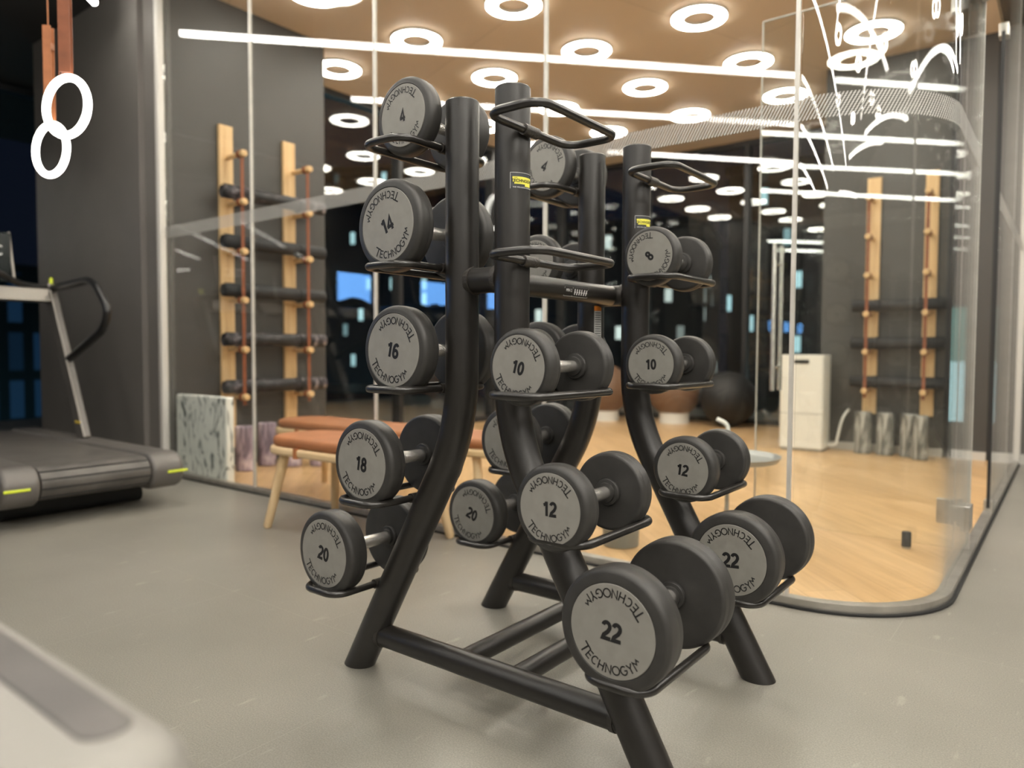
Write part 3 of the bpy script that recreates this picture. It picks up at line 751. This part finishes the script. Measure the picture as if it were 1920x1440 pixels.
# ring lamps over the gym floor (outside the frame, they light the rack)
gp = None; gi = 0
for x, y in ((-1.6, .1), (-.1, .2), (1.5, .2), (3.0, .2), (-.5, -1.2), (1.0, -1.2), (2.5, -1.2), (4.2, -1.2), (1.6, -2.8), (3.2, -2.8), (4.8, -2.8), (2.2, -4.4), (3.8, -4.4), (2.4, 1.8), (2.4, 3.4), (4.0, 2.6), (-3.2, .1),  (2.0, 5.0), (5.6, 1.0), (5.6, -2.6)):
    lab = 'glowing ring lamp on the dark gym ceiling'
    if gp is None: gp = ring_lamp(x, y, CH+.0205, .21, .12, M['gym_lamp'], lab, 'ring lamps over the gym floor')
    else:
        c = copy_tree(gp); c.location = (x, y, CH+.0205)
# long tube lamps
def tube_lamp(x0, y0, x1, y1, z=3.3, label='long slim tube lamp hung under the gym ceiling'):
    ln = math.hypot(x1-x0, y1-y0); r = empty('tube_lamp', ((x0+x1)/2, (y0+y1)/2, z), math.atan2(y1-y0, x1-x0)); tag(r, label, 'ceiling light', 'tube lamps over the gym floor')
    bm = bm_new(); add_tube(bm, [(-ln/2, 0, 0), (ln/2, 0, 0)], .022, 12); finish('diffuser', bm, M['tube'], r)
    bm = bm_new(); add_tube(bm, [(-ln/2, 0, .024), (ln/2, 0, .024)], .008, 8)
    for sx in (-.4, .4): add_tube(bm, [(sx*ln, 0, .03), (sx*ln, 0, CH+.02-z)], .003, 6)
    finish('rail', bm, M['lamp_body'], r)
TUBES = [(-4.32, .64, 2.5, -6.58), (-4.41, -1.09, 2.0, -7.85), (-3.38, -4.14, .2, -8.2), (-.6, -1.05, 3.9, -5.9), (1.2, -1.9, 4.4, -1.0), (1.9, .9, 3.9, -3.2), (2.6, 4.8, 5.2, .6), (3.6, -4.6, 5.6, -2.0)]
TUBES += [(1.3, .1, 1.3, -2.4), (4.6, -3.4, 6.2, .4), (1.6, 1.4, 2.1, 4.8), (3.4, -6.8, 5.6, -6.0), (1.15, 3.0, 1.5, .9)]
for i, t in enumerate(TUBES): tube_lamp(*t, z=3.3-(i % 4)*.07 if i > 3 else 3.3)

# ============================================================ HANGING RINGS
def gym_ring(c, R_, rz, strap_m, tilt, label, strapw, top):
    cord = top < 1
    r = empty('hanging_ring', (c[0], c[1], c[2]-R_-.012), 0); tag(r, label, 'gymnastic ring', 'glowing gymnastic rings')
    rot = Matrix.Rotation(rz, 4, 'Z') @ Matrix.Rotation(tilt, 4, 'Y')
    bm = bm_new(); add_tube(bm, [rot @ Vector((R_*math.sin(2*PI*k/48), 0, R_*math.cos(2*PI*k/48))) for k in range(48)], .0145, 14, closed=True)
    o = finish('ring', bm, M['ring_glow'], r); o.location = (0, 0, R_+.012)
    bm = bm_new()
    for s in (-1, 1):
        w = strapw/2
        bm2 = add_box(bm, -w, w, s*.016-.0018, s*.016+.0018, 0, top)
    add_box(bm, -strapw/2, strapw/2, -.018, .018, .32, .345)
    if cord: add_tube(bm, [(0, 0, top), (0, 0, 3.52-c[2]-R_-.012)], .003, 8)
    add_tube(bm, [(-w, .016*math.cos(PI*k/8), -.016*math.sin(PI*k/8)) for k in range(9)], .002, 6)
    o = finish('strap', bm, strap_m, r, None, 0); o.location = (0, 0, 2*R_+.028); o.rotation_euler = (0, 0, rz+.6)
gym_ring((-2.09, -.413, 1.862), .113, math.radians(18), M['strap'], .0, 'glowing white gymnastic ring on a dark brown strap, the higher of two', .042, 1.5)
gym_ring((-2.585, -.292, 1.80), .113, math.radians(12), M['strap_tan'], .0, 'glowing white gymnastic ring on a tan strap, the lower of two', .034, .42)
# cord continuing the shorter strap to the ceiling
# ============================================================ BENCHES
def bench(x0, x1, y0, y1, ht, name_label, cushion_mat):
    cx, cy = (x0+x1)/2, (y0+y1)/2; r = empty('bench', (cx, cy, 0)); tag(r, name_label, 'bench')
    hx, hy = (x1-x0)/2, (y1-y0)/2
    o = rrect(-hx, hx, -hy, hy, hy*.8, 10)
    bm = bm_new(); add_prism(bm, o, ht-.085, ht-.045, 'z'); finish('seat_frame', bm, M['oak_x'], r, None, 30, .012)
    o2 = rrect(-hx+.012, hx-.012, -hy+.012, hy-.012, hy*.78, 10)
    bm = bm_new(); add_prism(bm, o2, ht-.046, ht+.005, 'z'); finish('cushion', bm, cushion_mat, r, None, 30, .02)
    for sx in (-1, 1):
        bm = bm_new(); add_box(bm, sx*(hx-.32)-.012, sx*(hx-.32)+.012, -hy-.004, -hy+.02, ht-.09, ht-.04)
        finish('leather_loop', bm, M['strap_tan'], r, None, 0)
    for sx in (-1, 1):
        for sy in (-1, 1):
            t = Vector((sx*(hx-.17), sy*(hy-.06), ht-.06)); b = Vector((sx*(hx-.085), sy*(hy+.0), .0))
            d = (b-t); bm = bm_new(); add_tube(bm, [t, t+d*.02, t+d*.5, t+d*.97, b], [.019, .022, .0225, .021, .015], 20)
            finish('leg', bm, M['oak'], r)
bench(-2.15, -1.12, .46, .885, .46, 'oak bench with tan leather cushion standing outside the glass', M['leather'])
bench(-2.93, -1.05, 1.03, 1.42, .455, 'oak bench with brown leather cushion inside the glass studio', M['leather'])

# ============================================================ MAT RACKS
def mat_rack(kind, label):
    r = empty('mat_rack', (0, 0, 0)); tag(r, label, 'yoga mat rack'); return r
def peg_mesh(ln, r=.021):
    bm = bm_new(); add_lathe(bm, [(0, 0), (r*.85, 0), (r*.85, ln-.05), (r*1.15, ln-.045), (r*1.25, ln-.02), (r*1.1, ln-.004), (0, ln)], 24, 'x')
    o = finish('peg', bm, M['pine']); me = o.data; bpy.data.objects.remove(o); return me
pegm = peg_mesh(.24)
# left: wall x=-3.9
lr = empty('mat_rack', (-3.988, 1.722, .15)); tag(lr, 'oak peg rack full of rolled mats on the left studio wall', 'yoga mat rack')
PZ = [2.342, 1.990, 1.625, 1.266, .90, .545]
for y0, y1 in ((1.285, 1.395), (1.84, 1.95)):
    bm = bm_new(); add_box(bm, 0, .03, y0-1.66, y1-1.66, 0, 2.43); finish('post', bm, M['pine'], lr, None, 0, .003)
for yy in (1.385, 1.965):
    for z in PZ:
        p = bpy.data.objects.new('peg', pegm); COL.objects.link(p); p.parent = lr; p.location = (.02, yy-1.66-.035, z-.15)
    bm = bm_new(); pts = []
    for z in PZ: pts.append((.205, yy-1.66-.035, z-.15+.05)); pts.append((.222, yy-1.66-.035, z-.15-.03))
    add_box(bm, .218, .222, yy-1.66-.048, yy-1.66-.022, PZ[-1]-.15-.06, PZ[0]-.15+.03)
    for z in PZ: add_tube(bm, [(.18, yy-1.66-.035, z-.15), (.205, yy-1.66-.035, z-.15)], .029, 16)
    finish('leather_strap', bm, M['strap'], lr, None, 30)
def mat_roll(loc, ln, rad, axis, mat, label, group):
    r = empty('yoga_mat', loc); tag(r, label, 'yoga mat', group)
    def P(a, u, v): return {'y': (u, a, v), 'x': (a, u, v)}[axis]
    bm = bm_new(); n = 96; turns = 4.2; th = .0055; V = []
    for i in range(n+1):
        t = i/n*turns; rr = .008+(rad-.008)*i/n; a = 2*PI*t
        V.append([bm.verts.new(P(s*ln/2, rr*math.cos(a), rad+rr*math.sin(a))) for s in (-1, 1)])
    for i in range(n): bm.faces.new((V[i][0], V[i+1][0], V[i+1][1], V[i][1]))
    o = finish('roll', bm, mat, r, None, 80)
    s = o.modifiers.new('thick', 'SOLIDIFY'); s.thickness = th; s.offset = -1
    bm = bm_new()
    for q in (-.22, .22):
        ring = [P(q*ln-.012, (rad+.0015)*math.cos(2*PI*k/28), rad+(rad+.0015)*math.sin(2*PI*k/28)) for k in range(28)]
        ring2 = [P(q*ln+.012, (rad+.0015)*math.cos(2*PI*k/28), rad+(rad+.0015)*math.sin(2*PI*k/28)) for k in range(28)]
        a = [bm.verts.new(p) for p in ring]; b = [bm.verts.new(p) for p in ring2]
        for k in range(28): bm.faces.new((a[k], a[(k+1) % 28], b[(k+1) % 28], b[k]))
    finish('band', bm, M['black'], r, None, 60)
    return r
names = ['topmost', 'second from the top', 'third from the top', 'fourth from the top', 'lowest']
for i, z in enumerate(PZ[1:]):
    mat_roll((-3.855, 1.752, z+.0215), .90, .055, 'y', M['mat_marbled'] if i in (0, 3, 4) else M['mat_black'],
             '%s mat on the left peg rack, %s' % ('marbled black' if i in (0, 3, 4) else 'plain black', names[i]), 'rolled mats on the left peg rack')
rr_ = empty('mat_rack', (-.1, 5.498, .35)); tag(rr_, 'oak peg rack with few mats on the far back wall', 'yoga mat rack')
PZ2 = [2.242, 1.906, 1.571, 1.235, .904, .563]
for x0, x1 in ((-.375, -.262), (.085, .185)):
    bm = bm_new(); add_box(bm, x0+.1, x1+.1, -.03, 0, 0, 2.10); finish('post', bm, M['pine'], rr_, None, 0, .003)
for xx in (-.318, .135):
    for z in PZ2:
        p = bpy.data.objects.new('peg', pegm); COL.objects.link(p); p.parent = rr_; p.location = (xx+.1, -.02, z-.35); p.rotation_euler = (0, 0, -PI/2)
    bm = bm_new(); add_box(bm, xx+.1-.013, xx+.1+.013, -.222, -.218, PZ2[-1]-.35-.06, PZ2[0]-.35+.03)
    for z in PZ2: add_tube(bm, [(xx+.1, -.18, z-.35), (xx+.1, -.205, z-.35)], .029, 16)
    finish('leather_strap', bm, M['strap'], rr_, None, 30)
for i, z in enumerate(PZ2[3:]):
    mat_roll((-.09, 5.365, z+.0215), .72, .055, 'x', M['mat_black'], 'black rolled mat on the far back-wall rack, %s of three' % ('top', 'middle', 'lowest')[i], 'rolled mats on the back wall rack')

# ============================================================ FOAM ROLLERS, PANEL, BALLS
def roller(loc, rad, h, mat, label, group, parts=True):
    r = empty('foam_roller', loc); tag(r, label, 'foam roller', group)
    bm = bm_new(); add_lathe(bm, [(rad*.55, 0), (rad-.006, 0), (rad, .006), (rad, h-.006), (rad-.006, h), (rad*.55, h)], 36, 'z', True); finish('sleeve', bm, mat, r)
    bm = bm_new(); add_lathe(bm, [(rad*.46, .004), (rad*.55, .004), (rad*.55, h-.004), (rad*.46, h-.004)], 36, 'z', True); finish('core', bm, M['black_plastic'], r)
for i, (x, y) in enumerate(((-3.86, 1.27), (-3.70, 1.37), (-3.80, 1.62), (-3.62, 1.72), (-3.48, 1.86))):
    roller((x, y, .006), .07, .33, M['marble_purple'], 'purple marbled foam roller by the left studio wall, %s' % ('partly behind the white marbled panel', 'foremost one', 'third from the panel', 'fourth from the panel', 'farthest right one')[i], 'purple foam rollers')
for i, x in enumerate((-.335, -.155, .03, .135)):
    roller((x, 5.33-.0*i if i < 3 else 5.20, .006), .068 if i < 3 else .06, .37, M['marble_grey'], 'grey marbled foam roller by the back wall, %s of four' % ('leftmost', 'second from left', 'third from left', 'rightmost')[i], 'grey foam rollers')
bm = bm_new(); add_box(bm, -.325, .325, -.03, .03, 0, .575); o = finish('foam_block', bm, M['marble_white'], None, (-3.625, 1.01, .006), 0, .012)
tag(o, 'white marbled foam block standing against the glass, left', 'foam block')
def ball(loc, rad, mat, base, label, group=None):
    r = empty('exercise_ball', loc); tag(r, label, 'exercise ball', group)
    z0 = .0
    if base:
        bm = bm_new(); add_lathe(bm, [(rad*.42, 0), (rad*.56, 0), (rad*.56, .16), (rad*.50, .17), (rad*.42, .16)], 40, 'z', True); finish('stand', bm, M['white'], r)
        z0 = .075
    bm = bm_new(); prof = [(rad*math.sin(PI*k/24), z0+rad-rad*math.cos(PI*k/24)) for k in range(25)]; prof[0] = (0, z0); prof[-1] = (0, z0+2*rad)
    add_lathe(bm, prof, 48, 'z'); finish('ball_shell', bm, mat, r, None, 180)
    bm = bm_new(); add_lathe(bm, [(0, z0+2*rad-.002), (.014, z0+2*rad-.001), (.012, z0+2*rad+.004), (0, z0+2*rad+.005)], 16, 'z'); finish('valve', bm, M['black'], r)
ball((-2.85, 6.85, .006), .33, M['brown_ball'], True, 'brown exercise ball on a white ring stand, right one')
ball((-3.72, 6.6, .006), .33, M['brown_ball'], True, 'brown exercise ball on a white ring stand, left one behind the rack')
ball((-2.15, 6.85, .006), .33, M['black'], False, 'large black exercise ball by the back window')

# ============================================================ AIR PURIFIER
ap = empty('air_purifier', (-.82, 5.28, .006)); tag(ap, 'white box-shaped air purifier with black slot at top', 'air purifier')
bm = bm_new(); add_prism(bm, rrect(-.19, .19, -.13, .13, .02, 4), .02, .87, 'z'); finish('casing', bm, M['white'], ap, None, 30, .006)
bm = bm_new(); add_prism(bm, rrect(-.18, .18, -.12, .12, .02, 4), 0, .02, 'z'); finish('plinth', bm, M['grey_metal'], ap)
bm = bm_new(); add_box(bm, -.065, .065, -.136, -.12, .79, .825); finish('display_slot', bm, M['black_plastic'], ap, None, 0, .003)
bm = bm_new(); add_box(bm, -.186, .186, -.1315, -.1295, .335, .340); finish('panel_seam', bm, M['grey_metal'], ap, None, 0)
bm = bm_new(); add_tube(bm, round_path([(.19, .05, .05), (.26, .06, .05), (.30, .10, .30), (.33, .205, .37)], .08), .011, 10); finish('power_cable', bm, M['white'], ap)

# ============================================================ SIDE TABLE, POT, DOOR STOP
st = empty('side_table', (-.205, 1.80, .006)); tag(st, 'low round grey metal tray table with a bent white carrying handle', 'side table')
bm = bm_new(); add_lathe(bm, [(0, .365), (.225, .365), (.245, .385), (.25, .385), (.232, .358), (0, .355)], 56, 'z'); finish('tray_top', bm, M['grey_metal'], st)
bm = bm_new(); add_tube(bm, [(0, 0, .01), (0, 0, .36)], .010, 16); finish('stem', bm, M['grey_metal'], st)
bm = bm_new(); add_lathe(bm, [(0, 0), (.15, 0), (.15, .008), (.02, .014), (0, .014)], 40, 'z'); finish('base', bm, M['grey_metal'], st)
bm = bm_new(); add_tube(bm, round_path([(0, 0, .36), (0, 0, .535), (-.045, -.03, .56)], .03), .0105, 16); finish('carry_handle', bm, M['white'], st)
pt = empty('pot', (-.50, 1.27, .006)); tag(pt, 'short grey cylindrical pot on the studio floor behind the rack', 'pot')
bm = bm_new(); add_lathe(bm, [(0, 0), (.078, 0), (.082, .004), (.085, .13), (.078, .13), (.074, .02), (0, .02)], 44, 'z'); finish('bowl', bm, M['grey_pot'], pt)
bm = bm_new(); add_lathe(bm, [(.077, .126), (.088, .126), (.088, .134), (.077, .134)], 44, 'z', True); finish('rim', bm, M['grey_pot'], pt)
ds = empty('door_stop', (.548, 2.03, .006)); tag(ds, 'small black cylindrical door stop on the oak floor', 'door stop')
bm = bm_new(); add_lathe(bm, [(0, .008), (.019, .008), (.020, .011), (.020, .072), (.017, .076), (0, .076)], 28, 'z'); finish('bumper', bm, M['black'], ds)
bm = bm_new(); add_lathe(bm, [(0, 0), (.017, 0), (.017, .008), (0, .008)], 28, 'z'); finish('base', bm, M['steel'], ds)

# ============================================================ TREADMILLS
def treadmill():
    r = empty('treadmill', (-3.95, .03, 0)); tag(r, 'dark grey slatted treadmill with yellow rear markers in front of the left wall', 'treadmill', 'treadmills in a row')
    X = lambda x: x+3.95
    Yc = lambda y: y-.03
    def side(top, bot, xr, xf, n=10):
        p = [(X(xf), bot), (X(xf), top)]
        p.append((X(xr)-.16, top))
        zc = (top+bot)/2
        for k in range(n+1):
            a = PI/2-PI*k/n; p.append((X(xr)-.11+.11*math.cos(a), zc+(top-bot)/2*math.sin(a)))
        p.append((X(xr)-.20, bot)); return p
    for y0, y1 in ((-.42, -.252), (.302, .48)):
        bm = bm_new(); add_prism(bm, side(.312, .105, -2.90, -5.05), Yc(y0), Yc(y1), 'y'); c = finish('end_cap', bm, M['tm_body'], r, None, 30, .022)
        bm = bm_new(); ym = (y0+y1)/2; s = -.02 if y0 < 0 else .05
        add_box(bm, X(-2.905), X(-2.896), Yc(ym+s-.06), Yc(ym+s+.055), .199, .213); m_ = finish('marker', bm, M['yellow'], c, None, 0, .003); m_['label'] = 'acid yellow marker bar'
    bm = bm_new(); add_prism(bm, side(.300, .125, -2.915, -5.0), Yc(-.246), Yc(.296), 'y'); b = finish('slat_belt', bm, M['tm_belt'], r, None, 30, .004)
    bm = bm_new()
    for z in (.278, .242, .196, .150):
        xs = -3.025+.11*math.sqrt(max(0, 1-((z-.2125)/.0875)**2))
        add_box(bm, X(xs-.03), X(xs+.0025), Yc(-.245), Yc(.295), z-.0035, z+.0035)
    finish('slat_gap', bm, M['black'], b, None, 0)
    bm = bm_new()
    for x in (-3.25, -4.8): add_tube(bm, [(X(x), Yc(-.33), .052), (X(x), Yc(.38), .052)], .05, 20)
    add_box(bm, X(-4.9), X(-3.2), Yc(-.30), Yc(.36), .05, .14)
    finish('undercarriage', bm, M['black'], r, None, 30)
    for y in (-.345, .40):
        bm = bm_new()
        d0 = Vector((X(-4.03), Yc(y), .30)); d1 = Vector((X(-4.55), Yc(y), 1.33)); dv = (d1-d0).normalized(); nx = Vector((dv.z, 0, -dv.x))
        vs = []
        for p in (d0, d1):
            for a, b_ in ((-.05, -.025), (.05, -.025), (.05, .025), (-.05, .025)): vs.append(bm.verts.new(p+nx*a+Vector((0, b_, 0))))
        for f in ((0, 1, 2, 3), (7, 6, 5, 4), (0, 4, 5, 1), (1, 5, 6, 2), (2, 6, 7, 3), (3, 7, 4, 0)): bm.faces.new([vs[i] for i in f])
        u = finish('upright', bm, M['tm_body'], r, None, 0, .008)
        bm = bm_new(); q = nx*.051
        add_tube(bm, [d0+q+Vector((0, -.02, 0)), d1+q+Vector((0, -.02, 0))], .006, 8); finish('edge_strip', bm, M['tm_silver'], u)
        bm = bm_new(); c = d0+dv*.12; add_box(bm, c.x-.02, c.x+.055, Yc(y)-.028, Yc(y)-.024, c.z, c.z+.018); finish('marker', bm, M['amber'], u, None, 0)
        bm = bm_new()
        pts = round_path([(X(-4.56), Yc(y), 1.315), (X(-3.86), Yc(y), 1.345), (X(-3.64), Yc(y), 1.14), (X(-3.72), Yc(y), 1.02), (X(-4.25), Yc(y), .83)], .12, 8)
        add_tube(bm, pts, .025, 16); finish('side_handle', bm, M['black_plastic'], r)
    bm = bm_new(); add_tube(bm, round_path([(X(-4.55), Yc(.42), 1.325), (X(-4.50), Yc(.20), 1.325), (X(-4.42), Yc(.03), 1.42), (X(-4.50), Yc(-.14), 1.325), (X(-4.55), Yc(-.37), 1.325)], .1, 6), .022, 14); finish('front_handle', bm, M['black_plastic'], r)
    bm = bm_new(); add_prism(bm, [(X(-4.62), 1.22), (X(-4.40), 1.22), (X(-4.44), 1.31), (X(-4.62), 1.31)], Yc(-.36), Yc(.36), 'y'); c = finish('console', bm, M['tm_silver'], r, None, 0, .01)
    bm = bm_new(); add_lathe(bm, [(0, 0), (.012, 0), (.012, .04), (0, .045)], 14, 'z', org=(X(-4.52), Yc(.40), 1.35)); k = finish('knob', bm, M['yellow'], c)
    bm = bm_new(); add_box(bm, X(-4.64), X(-4.60), Yc(-.34), Yc(.19), 1.35, 1.68); s = finish('screen', bm, M['screen_dark'], r, None, 0, .006)
    bm = bm_new()
    for y in (-.345, .195): add_tube(bm, [(X(-4.56), Yc(y), 1.33), (X(-4.65), Yc(y), 1.69)], .010, 10)
    finish('screen_frame', bm, M['tm_silver'], s)
    bm = bm_new(); add_glyph(bm, glyph('TEC', .10), lambda x, y: (X(-4.597), Yc(.05)+x, 1.56+y)); finish('screen_text', bm, M['char_white'], s, None, 0)
    return r
tm = treadmill()
for i in range(3):
    c = copy_tree(tm); c.location = (-3.95, .03-1.15*(i+1), 0)
    c['label'] = 'dark grey treadmill with a lit blue screen, %s in the row away from the wall' % ('second', 'third', 'fourth')[i]
    for ch in list(c.children):
        if ch.name.startswith('screen') and ch.type == 'MESH':
            for k in list(ch.children):
                if k.name.startswith('screen_text'): bpy.data.objects.remove(k)
            bm = bm_new(); add_box(bm, -.649, -.646, -.35, .065, 1.38, 1.67); finish('display', bm, M['screen_blue'], ch, None, 0)

# ============================================================ FOREGROUND MACHINE CASING
CAM = Vector((1.123, -1.655, .889))
fg = empty('exercise_machine', (.185, -1.59, 0)); tag(fg, 'out-of-focus silver rounded machine casing in the near left foreground', 'exercise machine')
bm = bm_new(); add_prism(bm, rrect(-.60, .470, -.25, .205, .05, 8), .47, .622, 'z'); finish('casing', bm, M['silver'], fg, None, 30, .035)
bm = bm_new(); add_prism(bm, rrect(-.58, .500, -.24, .19, .05, 8), .40, .603, 'z'); finish('lower_shell', bm, M['black_plastic'], fg, None, 30, .03)
bm = bm_new(); add_prism(bm, rrect(-.56, .42, .138, .176, .018, 6), .6195, .6240, 'z'); finish('groove', bm, M['tm_belt'], fg, None, 30, .002)
bm = bm_new(); add_box(bm, -.25, -.10, -.10, .05, 0, .42); add_box(bm, -.40, .10, -.16, .10, 0, .05); finish('pedestal', bm, M['black_plastic'], fg, None, 0, .01)

# ============================================================ NIGHT CITY
def building(x, y, w, d, z0, z1, rz, mat, label):
    r = empty('building', (x, y, z0), rz); tag(r, label, 'building', 'night buildings outside the windows')
    bm = bm_new(); add_box(bm, -w/2, w/2, -d/2, d/2, 0, z1-z0); finish('facade', bm, mat, r, None, 0)
    bm = bm_new(); add_box(bm, -w/2-.2, w/2+.2, -d/2-.2, d/2+.2, z1-z0, z1-z0+.6); finish('roof', bm, M['dark_metal'], r, None, 0)
building(-38, 26, 16, 10, -20, -2.0, .6, M['facade_cyan'], 'low building with bright cyan-lit windows beyond the studio')
building(-52, 44, 20, 12, -20, 16, .5, M['facade_mixed'], 'tall building with scattered lit windows beyond the studio')
building(-26, 46, 14, 12, -20, 9, .3, M['facade_warm'], 'building with sparse pale windows behind the rack')
building(-10, 50, 14, 12, -20, 12, .1, M['facade_mixed'], 'dark tower with few lit windows behind the right post')
building(-60, 18, 10, 14, -20, 6, .2, M['facade_blue'], 'blue-lit building beyond the left windows')
building(-30, 12.5, 3.2, 3, -20, 1.6, .3, M['facade_blue'], 'narrow navy-lit building seen left of the taupe wall')
b_ = building(-1.5, 34, 9, 6, -20, 3.6, 0, M['facade_teal'], 'teal-lit building seen through the narrow window slots')
bm = bm_new(); add_box(bm, -4.5, 4.5, -.1, 0, 0, 3.2); o = finish('lit_hall', bm, M['lit_white'], None, (-1.5, 30.9, -2.6), 0); tag(o, 'bright pale lit hall front seen through the narrow window slots', 'building')

# ============================================================ WORLD, CAMERA
w = bpy.data.worlds.new('night'); w.use_nodes = True; SC.world = w
bg = w.node_tree.nodes['Background']; bg.inputs[0].default_value = (.15, .22, .45, 1); bg.inputs[1].default_value = .012
cd = bpy.data.cameras.new('camera'); co = bpy.data.objects.new('camera', cd); COL.objects.link(co); SC.camera = co
F = 1361.
pitch, roll, yaw = math.radians(-2.509), math.radians(.239), math.radians(37.673)
fwd = Vector((-math.sin(yaw)*math.cos(pitch), math.cos(yaw)*math.cos(pitch), math.sin(pitch)))
rt = Vector((math.cos(yaw), math.sin(yaw), 0)); up = rt.cross(fwd)
r2 = math.cos(roll)*rt+math.sin(roll)*up; u2 = -math.sin(roll)*rt+math.cos(roll)*up
Mx = Matrix((r2, u2, -fwd)).transposed().to_4x4(); Mx.translation = CAM; co.matrix_world = Mx
cd.sensor_fit = 'HORIZONTAL'; cd.sensor_width = 36; cd.lens = 36*F/1920; cd.clip_start = .02; cd.clip_end = 300
cd.dof.use_dof = True; cd.dof.focus_distance = 1.72; cd.dof.aperture_fstop = 2.1
SC.view_settings.view_transform = 'Standard'; SC.view_settings.look = 'None'; SC.view_settings.gamma = 1; SC.view_settings.use_curve_mapping = False
SC.view_settings.exposure = 1.12
try:
    SC.cycles.transparent_max_bounces = 32; SC.cycles.max_bounces = 8
except Exception: pass
